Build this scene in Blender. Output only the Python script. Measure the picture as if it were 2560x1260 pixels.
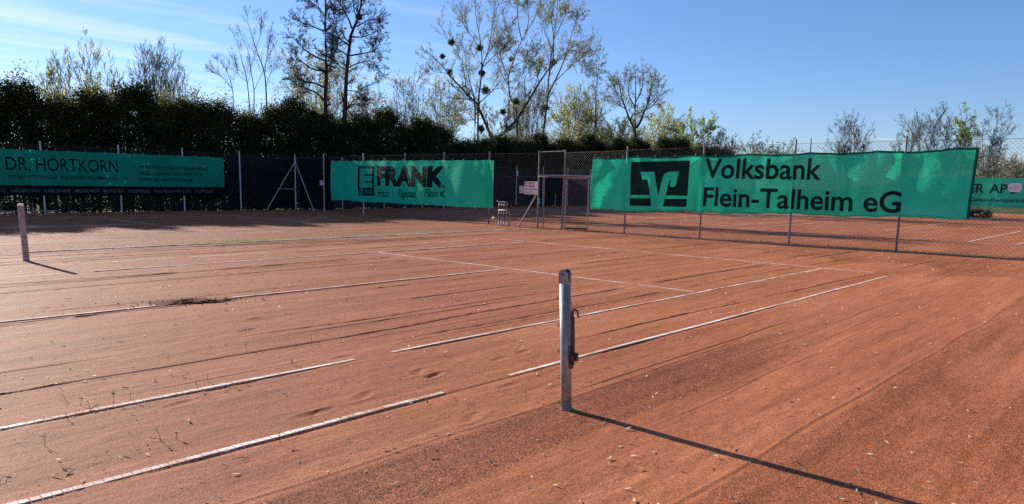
import bpy, bmesh, math, random
import numpy as np
from mathutils import Matrix, Vector

for o in list(bpy.data.objects):
    bpy.data.objects.remove(o)
sc = bpy.context.scene
COL = sc.collection

# ------------------------------------------------------------------ camera
W, H = 2560.0, 1260.0
CAM = np.array([-4.2430, -9.6710, 1.6540])
YAW, PITCH, ROLL, FOC, SHY = 0.73192, -0.145234, 0.021139, 1859.73, 98.88
_f = np.array([math.cos(PITCH)*math.cos(YAW), math.cos(PITCH)*math.sin(YAW), math.sin(PITCH)])
_r = np.array([math.sin(YAW), -math.cos(YAW), 0.0])
_u = np.cross(_r, _f)
_r, _u = (math.cos(ROLL)*_r + math.sin(ROLL)*_u, -math.sin(ROLL)*_r + math.cos(ROLL)*_u)
cam_d = bpy.data.cameras.new('camera')
cam = bpy.data.objects.new('camera', cam_d)
COL.objects.link(cam)
cam_d.sensor_fit = 'HORIZONTAL'
cam_d.sensor_width = 36.0
cam_d.lens = FOC/W*36.0
cam_d.shift_y = SHY/W
cam_d.clip_start = 0.05
cam_d.clip_end = 6000
cam.matrix_world = Matrix(((_r[0], _u[0], -_f[0], CAM[0]), (_r[1], _u[1], -_f[1], CAM[1]),
                           (_r[2], _u[2], -_f[2], CAM[2]), (0, 0, 0, 1)))
sc.camera = cam

# ------------------------------------------------------------------ sky, sun, exposure
SUN_EL = math.radians(23.0)
SUN_AZ = math.radians(-1.2)          # clockwise from +Y
CLOUD_X, CLOUD_Y = 104.0, 50.0
world = bpy.data.worlds.new('World')
sc.world = world
world.use_nodes = True
wn, wl = world.node_tree.nodes, world.node_tree.links
wn.clear()
w_out = wn.new('ShaderNodeOutputWorld')
w_bg = wn.new('ShaderNodeBackground')
w_bg.inputs['Strength'].default_value = 0.052
sky = wn.new('ShaderNodeTexSky')
sky.sky_type = 'NISHITA'
sky.sun_disc = False
sky.sun_elevation = SUN_EL
sky.sun_rotation = SUN_AZ
sky.altitude = 200
sky.air_density = 1.0
sky.dust_density = 0.15
sky.ozone_density = 3.0
tc = wn.new('ShaderNodeTexCoord')
sep = wn.new('ShaderNodeSeparateXYZ')
wl.new(tc.outputs['Generated'], sep.inputs[0])
zc = wn.new('ShaderNodeMath'); zc.operation = 'MAXIMUM'; zc.inputs[1].default_value = 0.04
wl.new(sep.outputs['Z'], zc.inputs[0])
dx = wn.new('ShaderNodeMath'); dx.operation = 'DIVIDE'
dy = wn.new('ShaderNodeMath'); dy.operation = 'DIVIDE'
wl.new(sep.outputs['X'], dx.inputs[0]); wl.new(zc.outputs[0], dx.inputs[1])
wl.new(sep.outputs['Y'], dy.inputs[0]); wl.new(zc.outputs[0], dy.inputs[1])
cmb = wn.new('ShaderNodeCombineXYZ')
wl.new(dx.outputs[0], cmb.inputs[0]); wl.new(dy.outputs[0], cmb.inputs[1])
mp = wn.new('ShaderNodeMapping')
mp.inputs['Rotation'].default_value = (0, 0, math.radians(25))
mp.inputs['Scale'].default_value = (0.55, 1.5, 1)
mp.inputs['Location'].default_value = (3.1, 0.7, 0)
wl.new(cmb.outputs[0], mp.inputs[0])
nz = wn.new('ShaderNodeTexNoise')
nz.inputs['Scale'].default_value = 0.9
nz.inputs['Detail'].default_value = 7
nz.inputs['Roughness'].default_value = 0.55
nz.inputs['Distortion'].default_value = 0.5
wl.new(mp.outputs[0], nz.inputs[0])
cr = wn.new('ShaderNodeMapRange')
cr.inputs['From Min'].default_value = 0.48
cr.inputs['From Max'].default_value = 0.80
wl.new(nz.outputs['Fac'], cr.inputs['Value'])
nz2 = wn.new('ShaderNodeTexNoise')
nz2.inputs['Scale'].default_value = 0.09
nz2.inputs['Detail'].default_value = 1
mp2w = wn.new('ShaderNodeMapping'); mp2w.inputs['Location'].default_value = (CLOUD_X, CLOUD_Y, 0)
wl.new(cmb.outputs[0], mp2w.inputs[0]); wl.new(mp2w.outputs[0], nz2.inputs[0])
cr2 = wn.new('ShaderNodeMapRange')
cr2.inputs['From Min'].default_value = 0.48
cr2.inputs['From Max'].default_value = 0.62
wl.new(nz2.outputs['Fac'], cr2.inputs['Value'])
mul = wn.new('ShaderNodeMath'); mul.operation = 'MULTIPLY'
wl.new(cr.outputs[0], mul.inputs[0]); wl.new(cr2.outputs[0], mul.inputs[1])
cmul = wn.new('ShaderNodeMath'); cmul.operation = 'MULTIPLY'; cmul.inputs[1].default_value = 0.5
wl.new(mul.outputs[0], cmul.inputs[0])
mixc = wn.new('ShaderNodeMix'); mixc.data_type = 'RGBA'
wl.new(cmul.outputs[0], mixc.inputs['Factor'])
wb = wn.new('ShaderNodeMix'); wb.data_type = 'RGBA'; wb.blend_type = 'MULTIPLY'   # cool white balance of the whole sky
wb.inputs['Factor'].default_value = 1.0
wl.new(sky.outputs[0], wb.inputs[6])
wb.inputs[7].default_value = (0.95, 1.13, 1.53, 1)
wl.new(wb.outputs[2], mixc.inputs[6])
mixc.inputs[7].default_value = (11.5, 11.8, 12.0, 1)
wl.new(mixc.outputs[2], w_bg.inputs['Color'])
wl.new(w_bg.outputs[0], w_out.inputs['Surface'])

sun_d = bpy.data.lights.new('sun', 'SUN')
sun_d.energy = 5.0
sun_d.angle = math.radians(0.55)
sun_d.color = (1.0, 0.93, 0.82)
sun = bpy.data.objects.new('sun', sun_d)
COL.objects.link(sun)
_sd = Vector((math.sin(SUN_AZ)*math.cos(SUN_EL), math.cos(SUN_AZ)*math.cos(SUN_EL), math.sin(SUN_EL)))
sun.rotation_euler = (-_sd).to_track_quat('-Z', 'Y').to_euler()
sun.location = (0, 60, 40)

vs = sc.view_settings
sc.display_settings.display_device = 'sRGB'
vs.view_transform = 'Standard'
vs.look = 'None'
vs.exposure = 0.95
vs.gamma = 1.0
vs.use_curve_mapping = False
sc.cycles.max_bounces = 8
sc.cycles.transparent_max_bounces = 24
sc.cycles.use_denoising = False

# ------------------------------------------------------------------ pixel -> place helpers (2560 px photograph)
def ray(px, py):
    return _f + ((px-W/2)/FOC)*_r - ((py-H/2-SHY)/FOC)*_u
def on_z(px, py, z=0.0):
    d = ray(px, py); return CAM + (z-CAM[2])/d[2]*d
def on_x(px, py, X):
    d = ray(px, py); return CAM + (X-CAM[0])/d[0]*d
def on_y(px, py, Y):
    d = ray(px, py); return CAM + (Y-CAM[1])/d[1]*d
def on_d(px, py, D):
    return CAM + D*ray(px, py)

# ------------------------------------------------------------------ materials
MATS = {}
def nodes_of(name):
    m = bpy.data.materials.new(name)
    m.use_nodes = True
    n, l = m.node_tree.nodes, m.node_tree.links
    b = n['Principled BSDF']
    MATS[name] = m
    return m, n, l, b
def N(n, t, **kw):
    x = n.new(t)
    for k, v in kw.items():
        if hasattr(x, k): setattr(x, k, v)
        else: x.inputs[k].default_value = v
    return x
def ramp(n, l, src, stops):
    r = n.new('ShaderNodeValToRGB')
    e = r.color_ramp.elements
    while len(e) < len(stops): e.new(0.5)
    for i, (p, c) in enumerate(stops):
        e[i].position = p
        e[i].color = (c[0], c[1], c[2], 1)
    l.new(src, r.inputs[0])
    return r
def simple(name, c0, c1, scale=8.0, rough=0.7, metal=0.0, bump=0.0, spec=0.5, detail=5, bscale=None):
    m, n, l, b = nodes_of(name)
    t = N(n, 'ShaderNodeTexCoord')
    z = N(n, 'ShaderNodeTexNoise')
    z.inputs['Scale'].default_value = scale
    z.inputs['Detail'].default_value = detail
    l.new(t.outputs['Object'], z.inputs[0])
    r = ramp(n, l, z.outputs['Fac'], [(0.3, c0), (0.7, c1)])
    l.new(r.outputs[0], b.inputs['Base Color'])
    b.inputs['Roughness'].default_value = rough
    b.inputs['Metallic'].default_value = metal
    b.inputs['Specular IOR Level'].default_value = spec
    if bump:
        z2 = N(n, 'ShaderNodeTexNoise')
        z2.inputs['Scale'].default_value = bscale or scale*4
        z2.inputs['Detail'].default_value = 4
        l.new(t.outputs['Object'], z2.inputs[0])
        bp = N(n, 'ShaderNodeBump')
        bp.inputs['Strength'].default_value = 0.6
        bp.inputs['Distance'].default_value = bump
        l.new(z2.outputs['Fac'], bp.inputs['Height'])
        l.new(bp.outputs[0], b.inputs['Normal'])
    return m
def leafy(name, c0, c1, transl=0.35, rough=0.55, scale=1.4, spec=0.4):
    m, n, l, b = nodes_of(name)
    t = N(n, 'ShaderNodeTexCoord')
    z = N(n, 'ShaderNodeTexNoise')
    z.inputs['Scale'].default_value = scale
    z.inputs['Detail'].default_value = 6
    l.new(t.outputs['Object'], z.inputs[0])
    r = ramp(n, l, z.outputs['Fac'], [(0.32, c0), (0.68, c1)])
    l.new(r.outputs[0], b.inputs['Base Color'])
    b.inputs['Roughness'].default_value = rough
    b.inputs['Specular IOR Level'].default_value = spec
    tr = N(n, 'ShaderNodeBsdfTranslucent')
    hs = N(n, 'ShaderNodeHueSaturation')
    hs.inputs['Saturation'].default_value = 1.15
    hs.inputs['Value'].default_value = 1.3
    l.new(r.outputs[0], hs.inputs['Color'])
    l.new(hs.outputs[0], tr.inputs['Color'])
    mx = N(n, 'ShaderNodeMixShader')
    mx.inputs[0].default_value = transl
    l.new(b.outputs[0], mx.inputs[1]); l.new(tr.outputs[0], mx.inputs[2])
    l.new(mx.outputs[0], n['Material Output'].inputs['Surface'])
    return m

# --- clay
def clay_material():
    m, n, l, b = nodes_of('clay')
    t = N(n, 'ShaderNodeTexCoord')
    at = N(n, 'ShaderNodeAttribute'); at.attribute_name = 'coarse'
    am = N(n, 'ShaderNodeAttribute'); am.attribute_name = 'moss'
    big = N(n, 'ShaderNodeTexNoise'); big.inputs['Scale'].default_value = 0.55; big.inputs['Detail'].default_value = 6
    mpx = N(n, 'ShaderNodeMapping'); mpx.inputs['Scale'].default_value = (0.35, 1.6, 1)
    l.new(t.outputs['Object'], mpx.inputs[0]); l.new(mpx.outputs[0], big.inputs[0])
    base = ramp(n, l, big.outputs['Fac'], [(0.30, (0.45, 0.142, 0.053)), (0.52, (0.53, 0.174, 0.069)), (0.72, (0.61, 0.218, 0.094))])
    st = N(n, 'ShaderNodeTexNoise'); st.inputs['Scale'].default_value = 3.2; st.inputs['Detail'].default_value = 7; st.inputs['Roughness'].default_value = 0.65
    mp2 = N(n, 'ShaderNodeMapping'); mp2.inputs['Scale'].default_value = (0.5, 2.2, 1)
    l.new(t.outputs['Object'], mp2.inputs[0]); l.new(mp2.outputs[0], st.inputs[0])
    sr = ramp(n, l, st.outputs['Fac'], [(0.3, (0.78, 0.76, 0.76)), (0.55, (1, 1, 1)), (0.75, (1.12, 1.14, 1.16))])
    mm = N(n, 'ShaderNodeMix', data_type='RGBA', blend_type='MULTIPLY'); mm.inputs['Factor'].default_value = 0.85
    l.new(base.outputs[0], mm.inputs[6]); l.new(sr.outputs[0], mm.inputs[7])
    # drag streaks along the court: swept fines and loose grit in bands
    sk = N(n, 'ShaderNodeTexNoise'); sk.inputs['Scale'].default_value = 1.0; sk.inputs['Detail'].default_value = 5; sk.inputs['Roughness'].default_value = 0.62
    mps = N(n, 'ShaderNodeMapping'); mps.inputs['Scale'].default_value = (0.16, 4.5, 1)
    l.new(t.outputs['Object'], mps.inputs[0]); l.new(mps.outputs[0], sk.inputs[0])
    skr = ramp(n, l, sk.outputs['Fac'], [(0.34, (0.70, 0.66, 0.65)), (0.50, (1, 1, 1)), (0.68, (1.16, 1.18, 1.2))])
    mk = N(n, 'ShaderNodeMix', data_type='RGBA', blend_type='MULTIPLY'); mk.inputs['Factor'].default_value = 0.65
    l.new(mm.outputs[2], mk.inputs[6]); l.new(skr.outputs[0], mk.inputs[7])
    mm = mk
    # loose coarse grit: redder, with its self-shadowing put into the colour as darkening
    cm = N(n, 'ShaderNodeMix', data_type='RGBA', blend_type='MULTIPLY')
    l.new(at.outputs['Fac'], cm.inputs['Factor'])
    l.new(mm.outputs[2], cm.inputs[6]); cm.inputs[7].default_value = (0.78, 0.73, 0.71, 1)
    # grains
    gr = N(n, 'ShaderNodeTexVoronoi'); gr.inputs['Scale'].default_value = 85.0
    l.new(t.outputs['Object'], gr.inputs[0])
    gc = ramp(n, l, gr.outputs['Color'], [(0.25, (0.50, 0.42, 0.38)), (0.5, (1, 1, 1)), (0.75, (1.40, 1.45, 1.5))])
    gm = N(n, 'ShaderNodeMix', data_type='RGBA', blend_type='MULTIPLY'); gmr = N(n, 'ShaderNodeMapRange'); gmr.inputs['To Min'].default_value = 0.42; gmr.inputs['To Max'].default_value = 0.95
    l.new(at.outputs['Fac'], gmr.inputs['Value']); l.new(gmr.outputs[0], gm.inputs['Factor'])
    l.new(cm.outputs[2], gm.inputs[6]); l.new(gc.outputs[0], gm.inputs[7])
    mo = N(n, 'ShaderNodeMix', data_type='RGBA')
    l.new(am.outputs['Fac'], mo.inputs['Factor'])
    l.new(gm.outputs[2], mo.inputs[6]); mo.inputs[7].default_value = (0.30, 0.25, 0.085, 1)
    l.new(mo.outputs[2], b.inputs['Base Color'])
    b.inputs['Roughness'].default_value = 0.75
    b.inputs['Specular IOR Level'].default_value = 0.14
    b.inputs['Diffuse Roughness'].default_value = 0.5
    # relief of the grit
    g2v = N(n, 'ShaderNodeTexVoronoi'); g2v.inputs['Scale'].default_value = 85.0
    l.new(t.outputs['Object'], g2v.inputs[0])
    g2w = N(n, 'ShaderNodeTexVoronoi'); g2w.inputs['Scale'].default_value = 210.0
    l.new(t.outputs['Object'], g2w.inputs[0])
    g2 = N(n, 'ShaderNodeMath', operation='MULTIPLY_ADD')
    l.new(g2v.outputs['Distance'], g2.inputs[0]); g2.inputs[1].default_value = -1.0
    l.new(g2w.outputs['Distance'], g2.inputs[2])
    s1 = N(n, 'ShaderNodeMapRange'); s1.inputs['To Min'].default_value = 0.38; s1.inputs['To Max'].default_value = 1.0
    l.new(at.outputs['Fac'], s1.inputs['Value'])
    b1 = N(n, 'ShaderNodeBump'); b1.inputs['Distance'].default_value = 0.007
    l.new(s1.outputs[0], b1.inputs['Strength']); l.new(g2.outputs[0], b1.inputs['Height'])
    g3 = N(n, 'ShaderNodeTexNoise'); g3.inputs['Scale'].default_value = 14.0; g3.inputs['Detail'].default_value = 6; g3.inputs['Roughness'].default_value = 0.6
    mp3 = N(n, 'ShaderNodeMapping'); mp3.inputs['Scale'].default_value = (0.4, 1.3, 1)
    l.new(t.outputs['Object'], mp3.inputs[0]); l.new(mp3.outputs[0], g3.inputs[0])
    b2 = N(n, 'ShaderNodeBump'); b2.inputs['Distance'].default_value = 0.010; b2.inputs['Strength'].default_value = 0.55
    l.new(g3.outputs['Fac'], b2.inputs['Height']); l.new(b1.outputs[0], b2.inputs['Normal'])
    l.new(b2.outputs[0], b.inputs['Normal'])
    return m
clay_material()
simple('soil', (0.075, 0.021, 0.011), (0.14, 0.043, 0.025), 18, 0.95, bump=0.01, spec=0.2)
simple('grass_land', (0.04, 0.06, 0.016), (0.085, 0.105, 0.03), 0.35, 0.9, bump=0.03, spec=0.2)
simple('hill_grass', (0.10, 0.15, 0.03), (0.19, 0.24, 0.06), 0.06, 0.9, spec=0.2)
def line_material():
    m, n, l, b = nodes_of('line_white')
    g_ = N(n, 'ShaderNodeNewGeometry')
    z1 = N(n, 'ShaderNodeTexNoise'); z1.inputs['Scale'].default_value = 2.3; z1.inputs['Detail'].default_value = 8; z1.inputs['Roughness'].default_value = 0.7
    l.new(g_.outputs['Position'], z1.inputs[0])
    r = ramp(n, l, z1.outputs['Fac'], [(0.38, (0.50, 0.27, 0.17)), (0.50, (0.62, 0.52, 0.44)), (0.62, (0.80, 0.76, 0.70))])
    z2 = N(n, 'ShaderNodeTexNoise'); z2.inputs['Scale'].default_value = 60; z2.inputs['Detail'].default_value = 3
    l.new(g_.outputs['Position'], z2.inputs[0])
    r2 = ramp(n, l, z2.outputs['Fac'], [(0.34, (0.72, 0.5, 0.4)), (0.46, (1, 1, 1))])
    mx = N(n, 'ShaderNodeMix', data_type='RGBA', blend_type='MULTIPLY'); mx.inputs['Factor'].default_value = 1.0
    l.new(r.outputs[0], mx.inputs[6]); l.new(r2.outputs[0], mx.inputs[7])
    l.new(mx.outputs[2], b.inputs['Base Color'])
    b.inputs['Roughness'].default_value = 0.8; b.inputs['Specular IOR Level'].default_value = 0.2
line_material()
simple('galv', (0.26, 0.255, 0.245), (0.36, 0.35, 0.335), 14, 0.45, 0.35)
simple('post_alu', (0.155, 0.165, 0.155), (0.29, 0.30, 0.28), 16, 0.42, 0.12, bump=0.0006)
simple('post_dirty', (0.17, 0.18, 0.175), (0.28, 0.29, 0.28), 9, 0.7, 0.0, bump=0.0008)
simple('wheel_black', (0.03, 0.03, 0.03), (0.06, 0.06, 0.06), 30, 0.5)
simple('iron_dark', (0.05, 0.045, 0.04), (0.11, 0.09, 0.08), 30, 0.5, 0.6)
simple('fence_post', (0.13, 0.115, 0.11), (0.24, 0.22, 0.21), 10, 0.6, 0.2)
simple('fence_post_pale', (0.46, 0.46, 0.46), (0.62, 0.61, 0.60), 10, 0.6, 0.0)
simple('wire', (0.055, 0.055, 0.055), (0.10, 0.10, 0.10), 6, 0.5, 0.2)
simple('gate_rust', (0.10, 0.092, 0.086), (0.19, 0.182, 0.175), 7, 0.7, 0.1)
simple('pipe_grey', (0.12, 0.115, 0.11), (0.26, 0.25, 0.235), 12, 0.6, 0.1)
simple('pipe_dark', (0.03, 0.03, 0.03), (0.07, 0.065, 0.06), 12, 0.5)
simple('brass', (0.35, 0.27, 0.14), (0.55, 0.45, 0.28), 12, 0.4, 0.7)
simple('sign_white', (0.72, 0.72, 0.72), (0.80, 0.80, 0.79), 6, 0.5)
simple('sign_grey', (0.36, 0.36, 0.37), (0.46, 0.46, 0.47), 6, 0.6)
simple('sign_red', (0.50, 0.045, 0.03), (0.58, 0.06, 0.04), 6, 0.5)
simple('ink', (0.006, 0.007, 0.010), (0.013, 0.014, 0.018), 4, 0.7, spec=0.3)
simple('ink_light', (0.05, 0.10, 0.11), (0.09, 0.16, 0.17), 4, 0.7)
simple('timber', (0.24, 0.22, 0.20), (0.38, 0.35, 0.31), 6, 0.8, bump=0.002)
simple('bark', (0.045, 0.036, 0.028), (0.10, 0.082, 0.066), 5, 0.9, bump=0.01)
simple('bark_alder', (0.022, 0.018, 0.016), (0.05, 0.042, 0.036), 5, 0.9, bump=0.01)
simple('bark_grey', (0.10, 0.085, 0.07), (0.19, 0.165, 0.14), 5, 0.9, bump=0.01)
simple('bark_willow', (0.055, 0.047, 0.034), (0.11, 0.095, 0.07), 5, 0.9, bump=0.012)
simple('leaf_dry', (0.40, 0.30, 0.17), (0.64, 0.55, 0.38), 30, 0.7)
simple('leaf_dark', (0.06, 0.035, 0.02), (0.13, 0.08, 0.05), 30, 0.8)
simple('tennis_yellow', (0.5, 0.5, 0.08), (0.62, 0.62, 0.12), 40, 0.9)
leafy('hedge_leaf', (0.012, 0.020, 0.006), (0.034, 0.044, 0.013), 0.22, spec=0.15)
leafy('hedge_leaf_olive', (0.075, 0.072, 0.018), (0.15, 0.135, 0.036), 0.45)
leafy('bud_green', (0.46, 0.47, 0.14), (0.66, 0.64, 0.25), 0.58)
leafy('bud_catkin', (0.27, 0.27, 0.11), (0.42, 0.40, 0.19), 0.5)
leafy('bud_pale', (0.42, 0.40, 0.22), (0.62, 0.58, 0.36), 0.4)
leafy('bud_yellow', (0.48, 0.50, 0.10), (0.68, 0.66, 0.18), 0.58)
leafy('leaf_green', (0.27, 0.35, 0.07), (0.44, 0.52, 0.12), 0.58)
leafy('bud_brown', (0.07, 0.06, 0.035), (0.13, 0.11, 0.06), 0.3)
leafy('mistletoe', (0.035, 0.045, 0.012), (0.09, 0.10, 0.028), 0.35)
leafy('grass_blade', (0.13, 0.15, 0.03), (0.30, 0.28, 0.07), 0.4)
leafy('seedling', (0.09, 0.14, 0.025), (0.24, 0.27, 0.05), 0.4)

def fabric(name, c0, c1, transl=0.45, see=0.10, sheen=0.0, wr=0.03):
    m, n, l, b = nodes_of(name)
    t = N(n, 'ShaderNodeTexCoord')
    z = N(n, 'ShaderNodeTexNoise'); z.inputs['Scale'].default_value = 0.8; z.inputs['Detail'].default_value = 6
    l.new(t.outputs['Object'], z.inputs[0])
    r = ramp(n, l, z.outputs['Fac'], [(0.3, c0), (0.7, c1)])
    l.new(r.outputs[0], b.inputs['Base Color'])
    b.inputs['Roughness'].default_value = 0.6
    b.inputs['Specular IOR Level'].default_value = 0.15
    # creases
    z2 = N(n, 'ShaderNodeTexNoise'); z2.inputs['Scale'].default_value = 2.6; z2.inputs['Detail'].default_value = 5; z2.inputs['Distortion'].default_value = 0.8
    mp = N(n, 'ShaderNodeMapping'); mp.inputs['Scale'].default_value = (1, 0.6, 1.6)
    l.new(t.outputs['Object'], mp.inputs[0]); l.new(mp.outputs[0], z2.inputs[0])
    bp = N(n, 'ShaderNodeBump'); bp.inputs['Distance'].default_value = wr; bp.inputs['Strength'].default_value = 0.6
    l.new(z2.outputs['Fac'], bp.inputs['Height']); l.new(bp.outputs[0], b.inputs['Normal'])
    tr = N(n, 'ShaderNodeBsdfTranslucent')
    l.new(r.outputs[0], tr.inputs['Color']); l.new(bp.outputs[0], tr.inputs['Normal'])
    mx = N(n, 'ShaderNodeMixShader'); mx.inputs[0].default_value = transl
    l.new(b.outputs[0], mx.inputs[1]); l.new(tr.outputs[0], mx.inputs[2])
    tp = N(n, 'ShaderNodeBsdfTransparent')
    mx2 = N(n, 'ShaderNodeMixShader'); mx2.inputs[0].default_value = see
    l.new(mx.outputs[0], mx2.inputs[1]); l.new(tp.outputs[0], mx2.inputs[2])
    l.new(mx2.outputs[0], n['Material Output'].inputs['Surface'])
    return m
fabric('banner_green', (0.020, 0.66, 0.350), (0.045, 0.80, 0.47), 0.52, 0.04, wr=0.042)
fabric('banner_green_dark', (0.008, 0.40, 0.245), (0.016, 0.52, 0.33), 0.5, 0.04)  # deeper green than the other banners, for the insurance banner
fabric('banner_hem', (0.004, 0.11, 0.075), (0.008, 0.16, 0.11), 0.4, 0.02)
fabric('banner_ink', (0.006, 0.008, 0.014), (0.010, 0.012, 0.020), 0.3, 0.05)
fabric('navy_net', (0.0025, 0.003, 0.008), (0.004, 0.005, 0.012), 0.3, 0.03)

# ------------------------------------------------------------------ mesh helpers
def mesh_np(name, V, quads=None, tris=None, smooth=False):
    me = bpy.data.meshes.new(name)
    V = np.asarray(V, np.float32).reshape(-1, 3)
    q = np.asarray(quads, np.int32).reshape(-1, 4) if quads is not None and len(quads) else np.zeros((0, 4), np.int32)
    t = np.asarray(tris, np.int32).reshape(-1, 3) if tris is not None and len(tris) else np.zeros((0, 3), np.int32)
    me.vertices.add(len(V)); me.vertices.foreach_set('co', V.ravel())
    nl = q.size + t.size
    me.loops.add(nl); me.loops.foreach_set('vertex_index', np.concatenate([q.ravel(), t.ravel()]).astype(np.int32))
    npoly = len(q) + len(t)
    me.polygons.add(npoly)
    st = np.concatenate([np.arange(len(q))*4, q.size + np.arange(len(t))*3]).astype(np.int32)
    me.polygons.foreach_set('loop_start', st)
    try:
        me.polygons.foreach_set('loop_total', np.concatenate([np.full(len(q), 4), np.full(len(t), 3)]).astype(np.int32))
    except Exception:
        pass
    if smooth:
        me.polygons.foreach_set('use_smooth', np.ones(npoly, bool))
    me.update(calc_edges=True)
    return me
def link(name, me, mat=None, parent=None, loc=None):
    if mat is not None and not me.materials:
        me.materials.append(MATS[mat])
    o = bpy.data.objects.new(name, me)
    COL.objects.link(o)
    if parent is not None: o.parent = parent
    if loc is not None: o.location = loc
    return o
def tag(o, label, cat, group=None):
    o['label'] = label; o['category'] = cat
    if group: o['group'] = group
    return o
def kind(o, k):
    o['kind'] = k; return o
def thing(name, loc, label, cat, group=None, rz=0.0):
    o = bpy.data.objects.new(name, None)
    o.empty_display_size = 0.2
    COL.objects.link(o)
    o.location = loc; o.rotation_euler = (0, 0, rz)
    return tag(o, label, cat, group)

class MB:
    """collects boxes, tubes and polygons into one mesh"""
    def __init__(s): s.V = []; s.F = []; s.n = 0
    def add(s, verts, faces):
        s.V += [tuple(v) for v in verts]
        s.F += [tuple(i + s.n for i in f) for f in faces]
        s.n += len(verts)
    def box(s, c, d, rot=None):
        c = Vector(c); v = []
        for z in (-.5, .5):
            for y in (-.5, .5):
                for x in (-.5, .5):
                    p = Vector((x*d[0], y*d[1], z*d[2]))
                    if rot is not None: p = rot @ p
                    v.append(c + p)
        s.add(v, [(0, 2, 3, 1), (4, 5, 7, 6), (0, 1, 5, 4), (2, 6, 7, 3), (0, 4, 6, 2), (1, 3, 7, 5)])
    def tube(s, pts, r, n=8, cap=True):
        pts = [Vector(p) for p in pts]
        rs = r if isinstance(r, (list, tuple)) else [r]*len(pts)
        base = s.n; v = []; f = []
        ref = None
        for i, p in enumerate(pts):
            t = (pts[min(i+1, len(pts)-1)] - pts[max(i-1, 0)]).normalized()
            if ref is None:
                ref = Vector((0, 0, 1)) if abs(t.z) < 0.9 else Vector((1, 0, 0))
            a = t.cross(ref).normalized(); b = t.cross(a).normalized()
            ref = -b if False else ref
            for k in range(n):
                an = 2*math.pi*k/n
                v.append(p + a*(rs[i]*math.cos(an)) + b*(rs[i]*math.sin(an)))
        for i in range(len(pts)-1):
            for k in range(n):
                k2 = (k+1) % n
                f.append((i*n+k, i*n+k2, (i+1)*n+k2, (i+1)*n+k))
        if cap:
            f.append(tuple(range(n))[::-1]); f.append(tuple((len(pts)-1)*n + k for k in range(n)))
        s.add(v, f)
    def lathe(s, prof, c=(0, 0, 0), n=20):
        v = []; f = []
        for (r, z) in prof:
            for k in range(n):
                a = 2*math.pi*k/n
                v.append((c[0]+r*math.cos(a), c[1]+r*math.sin(a), c[2]+z))
        for i in range(len(prof)-1):
            for k in range(n):
                k2 = (k+1) % n
                f.append((i*n+k, i*n+k2, (i+1)*n+k2, (i+1)*n+k))
        f.append(tuple(range(n))[::-1]); f.append(tuple((len(prof)-1)*n+k for k in range(n)))
        s.add(v, f)
    def build(s, name, mat, parent=None, smooth=False, loc=None, bevel=0.0):
        me = bpy.data.meshes.new(name)
        me.from_pydata(s.V, [], s.F)
        if smooth:
            for p in me.polygons: p.use_smooth = True
        bm = bmesh.new(); bm.from_mesh(me)
        bmesh.ops.recalc_face_normals(bm, faces=bm.faces)
        if bevel:
            bmesh.ops.bevel(bm, geom=[e for e in bm.edges], offset=bevel, segments=2, affect='EDGES')
        bm.to_mesh(me); bm.free()
        me.update()
        return link(name, me, mat, parent, loc)

def vnoise(x, y, seed=0, n=256):
    rg = np.random.RandomState(seed).rand(n, n).astype(np.float32)
    xi = np.floor(x).astype(int); yi = np.floor(y).astype(int)
    fx = x-xi; fy = y-yi
    fx = fx*fx*(3-2*fx); fy = fy*fy*(3-2*fy)
    a = rg[xi % n, yi % n]; b = rg[(xi+1) % n, yi % n]; c = rg[xi % n, (yi+1) % n]; d = rg[(xi+1) % n, (yi+1) % n]
    return (a*(1-fx)+b*fx)*(1-fy) + (c*(1-fx)+d*fx)*fy
def fbm(x, y, seed=0, o=4):
    s = 0; a = 0.5
    for i in range(o):
        s = s + a*vnoise(x*2**i, y*2**i, seed+i); a *= 0.5
    return s/(1-0.5**o)
def sstep(a, b, x):
    t = np.clip((x-a)/(b-a), 0, 1); return t*t*(3-2*t)

# ================================================================== GROUND
gv = [(-1500, -1500, -0.09), (1500, -1500, -0.09), (1500, 1500, -0.09), (-1500, 1500, -0.09)]
ground = link('ground', mesh_np('ground', gv, [(0, 1, 2, 3)]), 'grass_land')
kind(ground, 'structure')
ground['label'] = 'flat grassland around the tennis courts'

xs = np.concatenate([np.arange(-14, -5, 0.5), np.arange(-5, 4.5, 0.045), np.arange(4.5, 18, 0.15), np.arange(18, 50.4, 0.6)])
ys = np.concatenate([np.arange(-18, -9.6, 0.3), np.arange(-9.6, 9.2, 0.0125), np.arange(9.2, 25.9, 0.16)])
GX, GY = np.meshgrid(xs, ys, indexing='ij')
coarse = np.zeros_like(GX); moss = np.zeros_like(GX)
wob = (fbm(GX*0.35, GY*0.3+7, 5, 3)-0.5)
Yw = GY + 0.30*wob
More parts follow.
